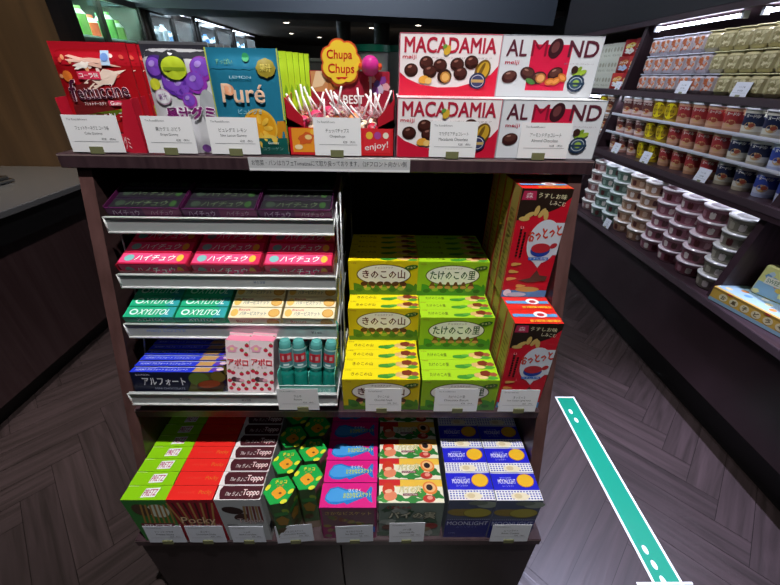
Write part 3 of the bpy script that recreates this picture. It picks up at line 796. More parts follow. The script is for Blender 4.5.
for x in (-.4992, -.0898):
    b = MB(); r = .0017; m = ink('9fa3a6', .3, .4)
    b.tube([(x, .545, ZM+.003), (x, .600, .70), (x, .632, .82), (x, .655, .965)], r, m)
    b.tube([(x, .545, ZM+.003), (x, .93, ZM+.003)], r, m)
    b.tube([(x, .93, ZM+.003), (x, .93, .965)], r, m); b.tube([(x, .655, .965), (x, .93, .965)], r, m)
    for i, (y, z0, z1) in enumerate(TIERS):
        q = DEP[i]
        if i < 3: b.tube([(x, y+.03, z0-.0018+.03*ST/CT), (x, y+q*CT, z0-.0018+q*ST)], .0016, m)
        else: b.tube([(x, y+.045, z0-.0018), (x, y+q, z0-.0018)], .0016, m)
    W(b, 'side_wire_frame', rk)
b = MB(); m = ink('8f9396', .3, .4); b.tube([(-.083, .575, ZM+.003), (-.0825, .66, .985)], .002, m); b.tube([(-.0825, .66, .985), (-.0895, .67, .965)], .0018, m); W(b, 'divider_wire', rk)
tag(rk, 'white wire rack with four sloped-back trays standing on the middle shelf', 'rack')

def chew_carton(w, d, h, c1, c2, txt, tc, cut):
    """open display carton: thin walls, low cut-out front"""
    b = MB(); t = .0012
    b.box(-w/2, w/2, 0, d, 0, t, c2); b.box(-w/2, -w/2+t, 0, d, 0, h, c1); b.box(w/2-t, w/2, 0, d, 0, h, c1); b.box(-w/2, w/2, d-t, d, 0, h, c1)
    if cut: pts = [(-w/2, 0), (w/2, 0), (w/2, h*.62), (w*.24, h*.62), (w*.2, h*.3), (w*.02, h*.3), (-w*.02, h*.62), (-w/2, h*.62)]
    else: pts = [(-w/2, 0), (w/2, 0), (w/2, h*.95), (-w/2, h*.95)]
    b.prism(pts, 0, t, c2, c2)
    F = face((-w/2, 0, 0), (1, 0, 0), (0, 0, 1))
    if txt: text(b, F, txt, w*.26, h*.70, w*.36, h*.28, tc, 1, .02); text(b, F, txt, w*.74, h*.72, w*.30, h*.24, 'b890a8', 1, .02, .2); rect(b, F, w*.5, 0, w, h*.95, '8a3468', .5)
    return b.obj('display_carton')
def chew_pack(w, d, h, body, band, txt, tcol, edge, side, accent=None, end=None):
    b = MB(); b.rbox(-w/2, w/2, 0, d, 0, h, body, .0015)
    T = face((-w/2, 0, h), (1, 0, 0), (0, 1, 0)); F = face((-w/2, 0, 0), (1, 0, 0), (0, 0, 1))
    rect(b, T, .002, .003, w-.002, d-.003, band, 1); rect(b, F, .002, .003, w-.002, h-.003, band, 1)
    if end: rect(b, T, w-.016, .002, w-.002, d-.002, end, 1.4); rect(b, F, w-.016, .002, w-.002, h-.002, end, 1.4)
    text(b, T, txt, w*.52, d*.50, w*.56, d*.50, tcol, 3, .03, .2, edge=edge, ew=.05)
    text(b, F, txt, w*.52, h*.55, w*.56, h*.42, tcol, 3, .03, .2, edge=edge, ew=.05)
    ell(b, T, w*.14, d*.5, w*.07, d*.28, accent or side, 2); ell(b, F, w*.14, h*.5, w*.07, h*.28, accent or side, 2); ell(b, T, w*.88, d*.5, w*.05, d*.3, side, 2); ell(b, F, w*.88, h*.5, w*.05, h*.3, side, 2)
    return b.obj('chewy_candy_pack')
# tier 1: purple, tier 2: red
kc1 = K(chew_carton(.1315, .158, .042, '4a1440', '6a2460', 'ハイチュウ', 'c9a8cc', False), 'carton')
kc2 = K(chew_carton(.1315, .222, .036, '8c1226', '6e1626', None, 'e8c0c8', True), 'carton')
kp1 = K(chew_pack(.126, .0300, .036, '241a2a', '1c1a20', 'ハイチュウ', '4c5a46', '101012', '2c4a26', '2e3a30'), 'candy pack')
kp2 = K(chew_pack(.126, .0300, .0380, 'c81a44', 'ec4f86', 'ハイチュウ', 'ffffff', 'b01050', 'f2c040', '7fc4c0', 'd8285a'), 'candy pack')
for ti, (kcx, kpx, nm) in enumerate(((kc1, kp1, 'purple'), (kc2, kp2, 'red'))):
    y0 = TIERS[ti][0]+(.012, .006)[ti]; z = TIERS[ti][1]+.0035+(.012, .030)[ti]*ST
    for j in range(3):
        x = -.4275+.1335*j
        jn = ['left', 'middle', 'right'][j]
        kcx.put((x, y0, z), rot=(TH, 0, 0), cat='carton', label='open %s candy carton, %s of the three on its rack tray' % (nm, jn), group=nm+' candy cartons')
        for i in range(5 if ti == 0 else 7):
            u = .0022+.0306*i; kpx.put((x, y0+u*CT-.0014*ST, z+u*ST+.0014*CT), '%s chewy candy pack in the %s carton, %s' % (nm, jn, row_word(i)), 'candy pack', nm+' chewy candy packs', rot=(TH, 0, 0))
# tier 3: green mint gum, then beige biscuits
def gum():
    w, d, h = .0950, .0262, .044; b = MB(); b.rbox(-w/2, w/2, 0, d, 0, h, '0f8f68', .001)
    T = face((-w/2, 0, h), (1, 0, 0), (0, 1, 0)); F = face((-w/2, 0, 0), (1, 0, 0), (0, 0, 1))
    rect(b, T, .001, .001, w-.001, d-.001, '1fae80', 1); poly(b, T, [(.070, .001), (w-.001, .001), (w-.001, d-.001), (.080, d-.001)], '2fa0a8', 2)
    text(b, T, 'XYLITOL', .056, .013, .058, .013, 'f2fffa', 3, .03, .25); ell(b, T, .017, .013, .008, .007, 'e8fff6', 3); ell(b, T, .017, .013, .005, .004, '1fae80', 4)
    rect(b, F, 0, .0, w, .016, '9aa4a2', 1); rect(b, F, .0, .030, w, .0455, '2ab389', 1); text(b, F, 'XYLITOL', .05, .038, .05, .009, 'f2fffa', 2, .02, .2)
    for i in range(5): rect(b, F, .01+i*.016, .004, .02+i*.016, .012, ['5a6462', 'c8ceca'][i % 2], 2)
    return b.obj('mint_gum_pack')
def cream():
    w, d, h = .0995, .0262, .044; b = MB(); b.rbox(-w/2, w/2, 0, d, 0, h, 'cbb98a', .001)
    T = face((-w/2, 0, h), (1, 0, 0), (0, 1, 0)); F = face((-w/2, 0, 0), (1, 0, 0), (0, 0, 1))
    rect(b, T, .001, .001, w-.001, d-.001, 'efe6c6', 1); ell(b, T, w*.86, d*.48, .011, .010, 'd09a3c', 2); ell(b, T, w*.86, d*.5, .009, .008, 'e2b25c', 3)
    ell(b, T, .010, .013, .007, .009, 'e8c060', 2); text(b, T, 'バタービスケット', .046, .011, .050, .009, '8f8f88', 2, .03); text(b, T, 'Biscuit', .028, .020, .022, .005, 'c83a3a', 2, .02)
    rect(b, F, .001, .020, w-.001, .045, 'e9e0c2', 1); text(b, F, 'Biscuit', .03, .034, .03, .008, 'c83a3a', 2, .02); ell(b, F, w*.84, .032, .012, .011, 'd09a3c', 2)
    return b.obj('cream_biscuit_pack')
kg, kcr = K(gum(), 'gum'), K(cream(), 'biscuit pack')
y0, z = TIERS[2][0]+.009, TIERS[2][1]+.0035+.009*ST
for j in range(2):
    for i in range(7):
        kg.put((-.4475+.0975*j, y0+.0266*i*CT, z+.0266*i*ST), 'green mint gum pack in the %s stack of the rack, %s' % (['left', 'right'][j], row_word(i)), 'gum', 'green mint gum packs', rot=(TH, 0, 0))
        kcr.put((-.2475+.1030*j, y0+.0266*i*CT, z+.0266*i*ST), 'cream coloured biscuit pack in the %s cream stack, %s' % (['left', 'right'][j], row_word(i)), 'biscuit pack', 'cream biscuit packs', rot=(TH, 0, 0))
# tier 4
def alfort():
    w, d, h = .172, .0162, .052; b = carton(w, d, h, '1a2aa8', '2238d8', '12162e', '1c2a9c', '2a1a50')
    T, F = b.FT, b.FF
    rect(b, T, 0, d-.0016, w, d-.0006, 'e8ecfa', 1); text(b, T, 'ALFORT アルフォート ミニチョコレート', .058, .0075, .100, .006, 'd8defa', 2, .03)
    poly(b, T, [(.118, .001), (.150, .001), (.154, d-.002), (.122, d-.002)], 'c89a58', 1); ell(b, T, .165, .008, .012, .006, '6a3ab0', 2); ell(b, T, .170, .009, .007, .004, 'e8c8c8', 3)
    poly(b, F, [(.100, .0), (w, .0), (w, h), (.125, h)], '4a4a20', 1); ell(b, F, .130, .036, .020, .016, '55692c', 2); ell(b, F, .150, .020, .028, .014, '3a2418', 3, 8); ell(b, F, .148, .024, .022, .009, '8a3a1c', 4, 8)
    ell(b, F, .168, .042, .014, .013, '6a5a24', 3); text(b, F, 'アルフォート', .062, .030, .082, .018, 'd8d8e0', 5, .02); text(b, F, 'MINI CHOCOLATE', .070, .013, .058, .005, '9aa0b8', 5)
    rect(b, F, 0, .0, w, .004, '7a6a30', 1); text(b, F, 'BOURBON', .024, .046, .026, .004, 'b8b8c8', 5)
    return b.obj('chocolate_biscuit_box')
def apollo():
    w, d, h = .0445, .022, .132; b = carton(w, d, h, 'e85a80', 'f08aa8', 'f4e2e6', 'f0c8d4', 'f0c8d4')
    F = b.FF
    def sb(x, y, r=.0042): ell(b, F, x, y, r, r*1.12, 'cc2444', 2, 0, 12); poly(b, F, [(x-r*.7, y+r*.8), (x+r*.7, y+r*.8), (x, y+r*1.5)], '4f9a3c', 3)
    for x, y in ((.007, .012), (.021, .010), (.036, .012), (.012, .052), (.028, .050), (.040, .054), (.005, .056), (.030, .110), (.038, .100), (.040, .122), (.041, .030), (.005, .032), (.012, .022), (.030, .022)): sb(x, y)
    text(b, F, 'アポロ', .022, .080, .038, .017, 'd81a34', 4, .06, edge='f8e8ea', ew=.03)
    ell(b, F, .012, .112, .010, .009, 'f0a8c4', 2, 20, 12, wob=.2); ell(b, F, .012, .112, .004, .004, 'f8e0a0', 3)
    ell(b, F, .014, .036, .006, .006, '4a3038', 4); ell(b, F, .022, .035, .006, .005, '8a6470', 4); ell(b, F, .028, .034, .005, .004, 'e8a8b8', 4)
    text(b, F, 'チョコ', .022, .066, .018, .005, 'a06a78', 3)
    return b.obj('strawberry_chocolate_box')
def ramune():
    o = root('candy_bottle')
    b = MB(); r = .0165
    prof = [(0, 0), (r*.8, 0), (r, .004), (r, .042), (r*.88, .050), (r, .058), (r, .094), (r*.97, .106), (r*.90, .113), (r*.86, .115)]
    b.lathe(prof, ink('1c8478', .15, 0, .6), n=22, sy=.9); b.obj('bottle_body', o)
    b = MB(); b.lathe([(r*.86, .112), (r*.87, .114), (r*.84, .122), (r*.66, .129), (0, .132)], ink('5aa8a4', .25), n=22); b.obj('cap', o)
    # wrapped label
    b = MB(); n = 14; 
    def lab(a0, a1, z0, z1, m, rr):
        vs = [(rr*math.sin(a0+(a1-a0)*i/n), -rr*.9*math.cos(a0+(a1-a0)*i/n), z) for z in (z0, z1) for i in range(n+1)]
        b.add(vs, [(i, i+1, n+2+i, n+1+i) for i in range(n)], m, True)
    lab(-1.2, 1.2, .062, .112, 'a8d4d0', r+.0004); lab(-1.05, 1.05, .066, .108, '4f8a90', r+.0007); lab(-.9, .9, .078, .100, 'c8323c', r+.001)
    lab(-.5, .6, .084, .094, 'c8a8a8', r+.0013); lab(-.25, .2, .080, .099, 'a02838', r+.0016); lab(-.4, .4, .068, .073, 'd8e8e8', r+.001)
    b.obj('label', o)
    return o
def ramune_tray():
    b = MB(); w, d, h = .110, .086, .030; t = .0012; m = ink('5fb8ac', .2)
    b.box(-w/2, w/2, 0, d, 0, t, m); b.box(-w/2, -w/2+t, 0, d, 0, h+.03, m); b.box(w/2-t, w/2, 0, d, 0, h+.03, m); b.box(-w/2, w/2, 0, t, 0, h, m); b.box(-w/2, w/2, d-t, d, 0, h+.03, m)
    b.tube([(-w/2, 0, h), (w/2, 0, h)], .001, ink('cfeee8', .2), 6); b.box(-w/2+t, w/2-t, .0365, d-t, t, .020, m)
    F = face((-w/2, 0, 0), (1, 0, 0), (0, 0, 1)); rect(b, F, .003, .004, w-.003, h-.004, '7fc8bd', 1); text(b, F, 'ラムネ', w*.8, h*.55, .026, .010, 'e8f8f6', 2)
    return b.obj('candy_tray')
ka, kap = K(alfort(), 'chocolate box'), K(apollo(), 'chocolate box'); kap.o.scale = (1, 1, .865)
y0, z = TIERS[3][0]+.003, TIERS[3][1]+.0168
for i in range(6): ka.put((-.4025, y0+.001+.0170*i, z+.0045), 'dark blue chocolate biscuit box lying on edge in the rack, %s' % row_word(i), 'chocolate box', 'dark blue chocolate biscuit boxes', rot=(math.radians(-6), 0, 0))
for j in range(2):
    for i in range(3): kap.put((-.2860+.0455*j, y0+.002+.0232*i, z+.006), 'pink and white strawberry chocolate box, %s column, %s' % (['left', 'right'][j], row_word(i)), 'chocolate box', 'strawberry chocolate boxes', rot=(math.radians(-13), math.radians(4.5), 0))
tr = ramune_tray(); tr.location = (-.1490, y0-.001, z); tag(tr, 'teal tray holding the small teal candy bottles at the right end of the rack', 'tray')
kr = Kind(ramune()); kr.o.scale = (.80, .80, .84)
for j in range(2):
    for i in range(4):
        kr.put((-.1930+.0272*i, y0+.020+.034*j, z+.0045+.0215*j), 'teal candy bottle with red label, %s row, %s' % (['front', 'back'][j], nth(i, 4)), 'candy bottle', 'teal candy bottles', rot=(math.radians(-10), math.radians(3), random.uniform(-.4, .4)))

# ================================================================== things on the top board
def pouch(w, h, d, bulge, back, art, name, notch=True, seg=22, taper=0.):
    """standing foil pouch: bulging front and back, flat sealed rim; returns builder and front face"""
    b = MB()
    def bf(s, t):
        u = min(max(s/w, 0), 1); v = min(max(t/h, 0), 1)
        e = (1-(2*u-1)**4)*max(0, 1-max(0, (v-.80)/.12)**2 if v < .92 else 0)
        e *= min(1, (v+.10)/.22)
        wr = .0007*math.sin(38*u+9*v)*math.sin(21*v+5*u)
        return bulge*e*(.75+.25*math.cos((v-.4)*2.2))+wr*e
    F = face((-w/2, 0, 0), (1, 0, 0), (0, 0, 1), bf)
    B_ = face((w/2, d, 0), (-1, 0, 0), (0, 0, 1), lambda s, t: bf(w-s, t))
    for G, m in ((F, back), (B_, back)):
        vs = [G(w*i/seg, h*j/seg) for j in range(seg+1) for i in range(seg+1)]
        b.add(vs, [(j*(seg+1)+i, j*(seg+1)+i+1, (j+1)*(seg+1)+i+1, (j+1)*(seg+1)+i) for j in range(seg) for i in range(seg)], m, True)
    # sides
    for sx in (0, 1):
        p = [F(w*sx, h*j/seg) for j in range(seg+1)]+[B_(w*(1-sx), h*j/seg) for j in range(seg+1)]
        k = seg+1
        b.add(p, [((j, j+1, k+j+1, k+j) if sx == 0 else (j, k+j, k+j+1, j+1)) for j in range(seg)], back, True)
    p = [F(w*i/seg, h) for i in range(seg+1)]+[B_(w-w*i/seg, h) for i in range(seg+1)]; k = seg+1
    b.add(p, [(i, i+1, k+i+1, k+i) for i in range(seg)], back)
    art(b, F, w, h)
    return b.obj(name)
FOIL = lambda c: ink(c, .28, .25, .3)
def art_fet(b, F, w, h):
    rect(b, F, 0, h*.80, w, h, FOIL('c81a2c'), 1)
    for i in range(14): ell(b, F, w*(.05+.9*((i*.37) % 1)), h*(.70+.2*((i*.61) % 1)), .004, .003, ['e8a070', 'f0d8d0', 'd85040'][i % 3], 1.5, i*40, 8)
    ell(b, F, w*.36, h*.46, w*.30, h*.20, '6a1a1c', 1.6, 0, 20, wob=.12); ell(b, F, w*.62, h*.68, w*.26, h*.06, 'f0d8c8', 2, 20, 14, wob=.3); ell(b, F, w*.50, h*.83, w*.30, h*.035, 'e8b8a8', 2, -8, 16, wob=.35); ell(b, F, w*.80, h*.50, w*.14, h*.08, '7a1c1e', 2, -40, 14, wob=.2); ell(b, F, w*.40, h*.80, w*.12, h*.03, 'f6ece4', 2, 15, 14, wob=.3); ell(b, F, w*.15, h*.70, w*.07, h*.05, 'e0762c', 2, 0, 16)
    rect(b, F, w*.30, h*.675, w*.60, h*.745, 'e23a5c', 3, 3); text(b, F, 'コーラ味', w*.45, h*.71, w*.25, h*.045, 'ffffff', 5, .03)
    text(b, F, 'f', w*.17, h*.57, w*.11, h*.19, '4a1430', 4, .05, .1, 4, edge='f6dce4', ew=.05)
    text(b, F, 'ettuccine', w*.56, h*.565, w*.68, h*.125, '4a1430', 4, .02, 0, 4, edge='fbeaf0', ew=.045)
    rect(b, F, w*.60, h*.435, w*.86, h*.485, 'd83a5a', 4, 3); text(b, F, 'Gummi', w*.73, h*.46, w*.20, h*.035, 'ffffff', 6, .02); text(b, F, 'フェットチーネグミ', w*.42, h*.455, w*.30, h*.035, 'f8f0f0', 5, .02)
    poly(b, F, [(w*.12, h*.33), (w*.40, h*.37), (w*.70, h*.40), (w*.95, h*.43), (w*.95, h*.33), (w*.60, h*.29), (w*.30, h*.25), (w*.12, h*.24)], '8fae2c', 4); text(b, F, 'しゅわもっちり！コーラ', w*.53, h*.335, w*.74, h*.05, 'ffffff', 9, .03, 0, 6, edge='3c5a1c', ew=.03)
    rect(b, F, w*.66, h*.80, w*.77, h*.93, 'b8d0ea', 3, 3); ell(b, F, w*.71, h*.87, .006, .006, '6a90d0', 5)
    ell(b, F, w*.5, h*.10, w*.3, h*.10, '4a1218', 2, 0, 20)
def art_grape(b, F, w, h):
    rect(b, F, 0, h*.86, w, h, FOIL('3b3a44'), 1); rect(b, F, 0, h*.975, w, h, FOIL('6a6a70'), 1.5)
    def gr(x, y, r, c='5a2a9c'): ell(b, F, w*x, h*y, r, r, c, 2, 0, 20); ell(b, F, w*x-r*.1, h*y+r*.1, r*.8, r*.8, '7a46bc', 3, 0, 16); ell(b, F, w*x-r*.25, h*y+r*.35, r*.35, r*.25, 'a888dc', 4, 30, 12)
    ell(b, F, w*.2, h*.84, w*.13, h*.05, '3c2268', 1.8, 0); 
    gr(.18, .78, .016, '3e1f7a'); gr(.86, .78, .017, '8a2aa0'); gr(.52, .62, .018, '6a2aa0'); gr(.75, .66, .016, '8a30a8'); gr(.42, .66, .019); gr(.60, .50, .0115, '9a3aa8')
    ell(b, F, w*.45, h*.80, w*.20, h*.135, '22262a', 5); ell(b, F, w*.47, h*.78, w*.185, h*.10, 'b4c82c', 6, -5); rect(b, F, w*.31, h*.755, w*.63, h*.785, '7f9a1c', 7, 3); ell(b, F, w*.44, h*.91, .004, .004, 'd8dde0', 6)
    ell(b, F, w*.12, h*.64, w*.09, h*.05, 'd4d83a', 2, 20); ell(b, F, w*.20, h*.53, w*.13, h*.07, 'c8a4c0', 2); ell(b, F, w*.20, h*.53, w*.12, h*.06, 'dcdce2', 3); text(b, F, '果汁', w*.20, h*.53, w*.14, h*.06, '9a6aa8', 4, .01, 0, 10)
    text(b, F, '果汁グミ', w*.57, h*.385, w*.72, h*.11, '7a1a6c', 6, .08, .05, 2, edge='f6f2f8', ew=.06)
    ell(b, F, w*.86, h*.44, w*.12, h*.16, 'a2a6ac', 1.5, 0); ell(b, F, w*.88, h*.08, w*.08, h*.06, '5a3a80', 4); ell(b, F, w*.70, h*.05, w*.07, h*.04, '7a4a98', 4)
def art_pure(b, F, w, h):
    rect(b, F, 0, 0, w, h*.34, 'c88a1e', 1, 10); rect(b, F, 0, .0, w, h*.02, '8ac0c4', 1.3)
    ell(b, F, w*.25, h*.27, w*.2, h*.09, 'e8c83c', 2, 0, 16)
    ell(b, F, w*.63, h*.27, w*.25, h*.19, 'e0b03c', 3, 0, 26); ell(b, F, w*.63, h*.27, w*.225, h*.165, 'd99a1c', 4, 0, 26)
    for i in range(8): ell(b, F, w*.63+w*.12*math.cos(i*.785), h*.27+h*.09*math.sin(i*.785), w*.07, h*.025, 'e8b840', 5, math.degrees(math.atan2(h*.09*math.sin(i*.785), w*.12*math.cos(i*.785))), 10)
    ell(b, F, w*.74, h*.12, w*.15, h*.09, 'e6c24e', 6, 0, 16)
    rect(b, F, w*.52, .0, w, h*.17, '0f5a52', 7, 4) ; text(b, F, 'Gummy', w*.80, h*.12, w*.16, h*.03, 'd8ece8', 10, .02); text(b, F, 'コラーゲン', w*.78, h*.06, w*.3, h*.035, '8ac0b4', 10, .01)
    text(b, F, 'Puré', w*.46, h*.60, w*.60, h*.17, 'f3c8a8', 5, .03, .05, 0, edge='dfe8e4', ew=.02)
    ell(b, F, w*.27, h*.63, w*.07, h*.05, 'f0a880', 7, 30); text(b, F, 'ピュレグミ', w*.52, h*.43, w*.34, h*.05, '9ad0e0', 4, .02); text(b, F, 'LEMON', w*.45, h*.745, w*.3, h*.025, 'b8dce8', 4)
    ell(b, F, w*.55, h*.92, w*.05, h*.04, '3ca86c', 4); ell(b, F, w*.82, h*.83, w*.13, h*.085, '9a8a2c', 4, 0, 20, wob=.05, wn=12); text(b, F, '果汁', w*.82, h*.83, w*.16, h*.07, 'd8c860', 6, .02)
    rect(b, F, 0, h*.83, w, h*.835, '2a6f9c', 2, 8); text(b, F, 'すっぱい', w*.25, h*.88, w*.24, h*.05, '6aa078', 3, .02)
    for x in (0, w-.0022): rect(b, F, x, h*.35, x+.0022, h, 'c0cc5a', 3)
# red tray with cola gummies
o = root('gummy_display_box', (-.476, .668, ZT))
b = MB(); w, d = .122, .098; t = .0015; R_ = 'c01c34'
b.box(-w/2, w/2, 0, d, 0, t, 'a01828'); b.box(-w/2, w/2, 0, t, 0, .030, R_); b.box(-w/2, w/2, d-t, d, 0, .09, R_)
for x0 in (-w/2, w/2-t):
    vs = [(x0, 0, 0), (x0, d, 0), (x0, d, .09), (x0, 0, .083), (x0+t, 0, 0), (x0+t, d, 0), (x0+t, d, .09), (x0+t, 0, .083)]
    b.add(vs, [(0, 3, 2, 1), (4, 5, 6, 7), (0, 1, 5, 4), (0, 4, 7, 3), (3, 7, 6, 2), (1, 2, 6, 5)], R_)
b.prism([(w/2-.030, 0), (w/2, 0), (w/2, .083), (w/2-.016, .080), (w/2-.030, .03)], -.0008, .0008, R_)
text(b, face((w/2-.034, -.001, 0), (1, 0, 0), (0, 0, 1)), 'グミ', .006, .016, .010, .02, 'e8d0d4', 1, .03)
b.obj('tray', o)
tag(o, 'red open display box holding the cola gummy bags at the top left', 'display box')
bag = pouch(.118, .158, .003, .0075, FOIL('b4141f'), art_fet, 'gummy_bag')
kb = K(bag, 'candy bag')
for i in range(3): kb.put((-.472+.003*i, .684+.0225*i, ZT+.002), 'red cola gummy bag in the red box, %s' % row_word(i), 'candy bag', 'red cola gummy bags', rot=(math.radians(-3), 0, math.radians(2)))
kgp = K(pouch(.104, .162, .004, .0080, FOIL('dcdde2'), art_grape, 'gummy_bag'), 'candy bag')
for i in range(4): kgp.put((-.331+.003*i, .674+.0235*i, ZT), 'silver and purple grape gummy bag, %s' % row_word(i), 'candy bag', 'grape gummy bags', rot=(math.radians(-3), 0, math.radians(3)))
kpu = K(pouch(.112, .155, .003, .0075, FOIL('2b86a8'), art_pure, 'gummy_bag'), 'candy bag')
def art_yel(b, F, w, h):
    rect(b, F, 0, h*.3, w, h, 'b8d82a', 1, 10); rect(b, F, 0, 0, w, h*.3, 'd8a02a', 1, 6); text(b, F, 'Puré', w*.46, h*.60, w*.60, h*.17, 'f3e8a8', 4, .03)
kye = K(pouch(.112, .153, .003, .0075, FOIL('8fbf2a'), art_yel, 'gummy_bag'), 'candy bag')
kpu.put((-.226, .672, ZT), 'blue sour lemon gummy bag standing in front of the green-edged bags', 'candy bag', rot=(math.radians(-2), 0, math.radians(2)))
for i in range(5): kye.put((-.219+.0055*i, .696+.0225*i, ZT), 'lime and yellow gummy bag behind the blue one, %s' % row_word(i), 'candy bag', 'lime and yellow gummy bags', rot=(math.radians(-2), 0, math.radians(2-3*i)))

# ---- lollipop display box
o = root('lollipop_display_box', (-.0755, .664, ZT))
w, d, t = .180, .095, .0015
b = MB(); b.box(-w/2, w/2, 0, d, 0, t, 'a01828'); b.prism([(-w/2, 0), (w/2, 0), (w/2, .060), (w/2-.03, .045), (-w/2+.03, .045), (-w/2, .060)], 0, t, 'd8242c')
for x0 in (-w/2, w/2-t):
    vs = [(x0, 0, 0), (x0, d, 0), (x0, d, .10), (x0, .01, .088), (x0, 0, .080)]
    vs += [(x+t, y, z) for x, y, z in vs]
    b.add(vs, [(0, 4, 3, 2, 1), (5, 6, 7, 8, 9), (0, 1, 6, 5), (1, 2, 7, 6), (2, 3, 8, 7), (3, 4, 9, 8), (4, 0, 5, 9)], 'b81a2c')
for sx in (-1, 1):
    xa, xb = sorted((sx*w/2, sx*(w/2-.028)))
    pts = [(xa, .045), (xb, .045), (xb, .090), (xa, .060)] if sx > 0 else [(xa, .045), (xb, .045), (xb, .060), (xa, .090)]
    b.prism(pts, 0, t, 'b81a2c')
F = face((-w/2, 0, 0), (1, 0, 0), (0, 0, 1))
rect(b, F, .006, .006, .050, .044, 'f09a2c', 1); ell(b, F, .030, .028, .014, .009, 'd8602a', 2, 20, 14, wob=.15); ell(b, F, .034, .030, .006, .004, 'f8d890', 3); ell(b, F, .016, .014, .007, .004, 'f8e0b0', 3); ell(b, F, .042, .038, .004, .004, 'f8c040', 2)
rect(b, F, .128, .006, .174, .044, 'e0303a', 1); text(b, F, 'enjoy!', .150, .016, .040, .013, 'f8f0f0', 3, .03, .1, 8); ell(b, F, .138, .034, .006, .006, 'f0c040', 2); ell(b, F, .152, .034, .006, .006, 'b04a9c', 2); ell(b, F, .166, .034, .005, .005, 'f4ead8', 2)
rect(b, F, .054, .004, .124, .044, 'c81e30', 1)
b.obj('tray', o)
b = MB(); b.box(-.062, .082, d-t, d, 0, .128, '8c1a30'); b.box(-.062, .082, d-t-.001, d-t, .05, .128, '9c1e34')
F = face((-.062, d-t-.001, 0), (1, 0, 0), (0, 0, 1))
poly(b, F, [(.002, .095), (.040, .095), (.050, .127), (.002, .127)], 'c88a5a', 1); poly(b, F, [(.002, .100), (.022, .104), (.040, .127), (.012, .127)], 'e8c8a0', 2); poly(b, F, [(.030, .096), (.050, .100), (.052, .120), (.036, .126)], 'b8763c', 3)
for i, (x, y, c) in enumerate(((.112, .116, 'd8b0a0'), (.122, .108, '5a4a9c'), (.132, .114, '7a3a8c'), (.128, .100, 'c0b0c8'), (.118, .098, '8a4aa0'), (.138, .104, 'd8a0a8'))): ell(b, F, x, y, .007, .006, c, 2+i*.3, i*30, 12, wob=.15)
text(b, F, 'BEST', .078, .083, .038, .014, 'f8f4f4', 3, .06, edge='5a1020', ew=.04); text(b, F, 'THE', .056, .083, .008, .007, 'e8d0d0', 3)
b.obj('back_panel', o)
b = MB(); T_ = .0015
cxs, czs = -.004, .140
def flower(r, m, y, lay=0):
    pts = [(cxs+r*(.88+.15*abs(math.cos(3.5*a))**.6)*math.cos(a), czs+r*(.88+.15*abs(math.cos(3.5*a))**.6)*math.sin(a)*.98) for a in [math.pi/2+2*math.pi*i/98 for i in range(98)]]
    b.prism(pts, y, y+T_, m)
flower(.036, ink('c8502c'), d-.006); flower(.0335, ink('e8a838'), d-.0066); flower(.0325, ink('f4d23c'), d-.0072)
F = face((cxs, d-.0072, czs), (1, 0, 0), (0, 0, 1))
text(b, F, 'Chupa', -.002, .0105, .044, .017, 'c81e1e', 1, .035, .05, 0, edge='f0a030', ew=.02); text(b, F, 'Chups', .000, -.0105, .046, .018, 'c81e1e', 1, .035, .05, 0, edge='f0a030', ew=.02)
poly(b, F, [(-.010, -.022), (.012, -.021), (.006, -.025), (.0, -.0235), (-.006, -.0255)], 'c81e1e', 2)
b.obj('logo_sign', o)
tag(o, 'red lollipop display box with yellow flower-shaped logo sign, between the bags and the chocolates', 'display box')
def lolly(c):
    o = root('lollipop')
    b = MB(); b.tube([(0, 0, 0), (0, 0, .046)], .0017, ink('f4eef0', .3), 8); b.obj('stick', o)
    b = MB(); n = 10
    prof = [(.0125*math.sin(math.pi*j/n), -.0125*math.cos(math.pi*j/n)-.006) for j in range(n+1)]; b.lathe(prof, ink(c, .3), n=16); b.obj('candy', o)
    b = MB(); q = []
    for k in range(14):
        a = 2*math.pi*k/14; rr = .011*(1+.35*(k % 2)); q.append((rr*math.cos(a), rr*math.sin(a), .012)); 
    base_ = [(.0135*math.cos(2*math.pi*k/14), .0135*math.sin(2*math.pi*k/14), -.004) for k in range(14)]; nk = [(.003*math.cos(2*math.pi*k/14), .003*math.sin(2*math.pi*k/14), .007) for k in range(14)]
    b.add(base_+nk+q, [(k, (k+1) % 14, 14+(k+1) % 14, 14+k) for k in range(14)]+[(14+k, 14+(k+1) % 14, 28+(k+1) % 14, 28+k) for k in range(14)], glassy('wrapper', 'f6dce2', .12, .75, 1.1), False); b.obj('wrapper', o)
    return o
LC = [('d83a6a', 'pink'), ('e89a5a', 'orange'), ('b81e3c', 'red'), ('f0d8b8', 'cream')]
kinds = [Kind(lolly(c)) for c, _ in LC]
n = 0
for j in range(3):
    for i in range(8):
        x = -.0755-.072+.0205*i+random.uniform(-.004, .004); y = .664+.022+j*.025+random.uniform(-.004, .004)
        c = n % 4 if (i*5+j*3) % 4 else 2
        kinds[(i*3+j) % 4].put((x, y, ZT+.050+.005*j+random.uniform(-.010, .008)), '%s wrapped lollipop in the red box, %s row, %s' % (LC[(i*3+j) % 4][1], ['front', 'middle', 'back'][j], nth(i, 8)), 'lollipop', 'lollipops in the red box',
              rot=(random.uniform(-.35, .35), random.uniform(-.75, .45), 0)); n += 1
b = MB(); prof = [(.0165*math.sin(math.pi*j/12), -.0165*math.cos(math.pi*j/12)) for j in range(13)]
o = root('lollipop_ball', (-.028, .752, ZT+.136)); b.lathe(prof, ink('c8328c', .2, 0, .6), n=24); b.obj('candy', o)
b = MB(); b.tube([(0, 0, -.0165), (.001, .0, -.136)], .0022, 'f4eef0'); b.obj('stick', o)
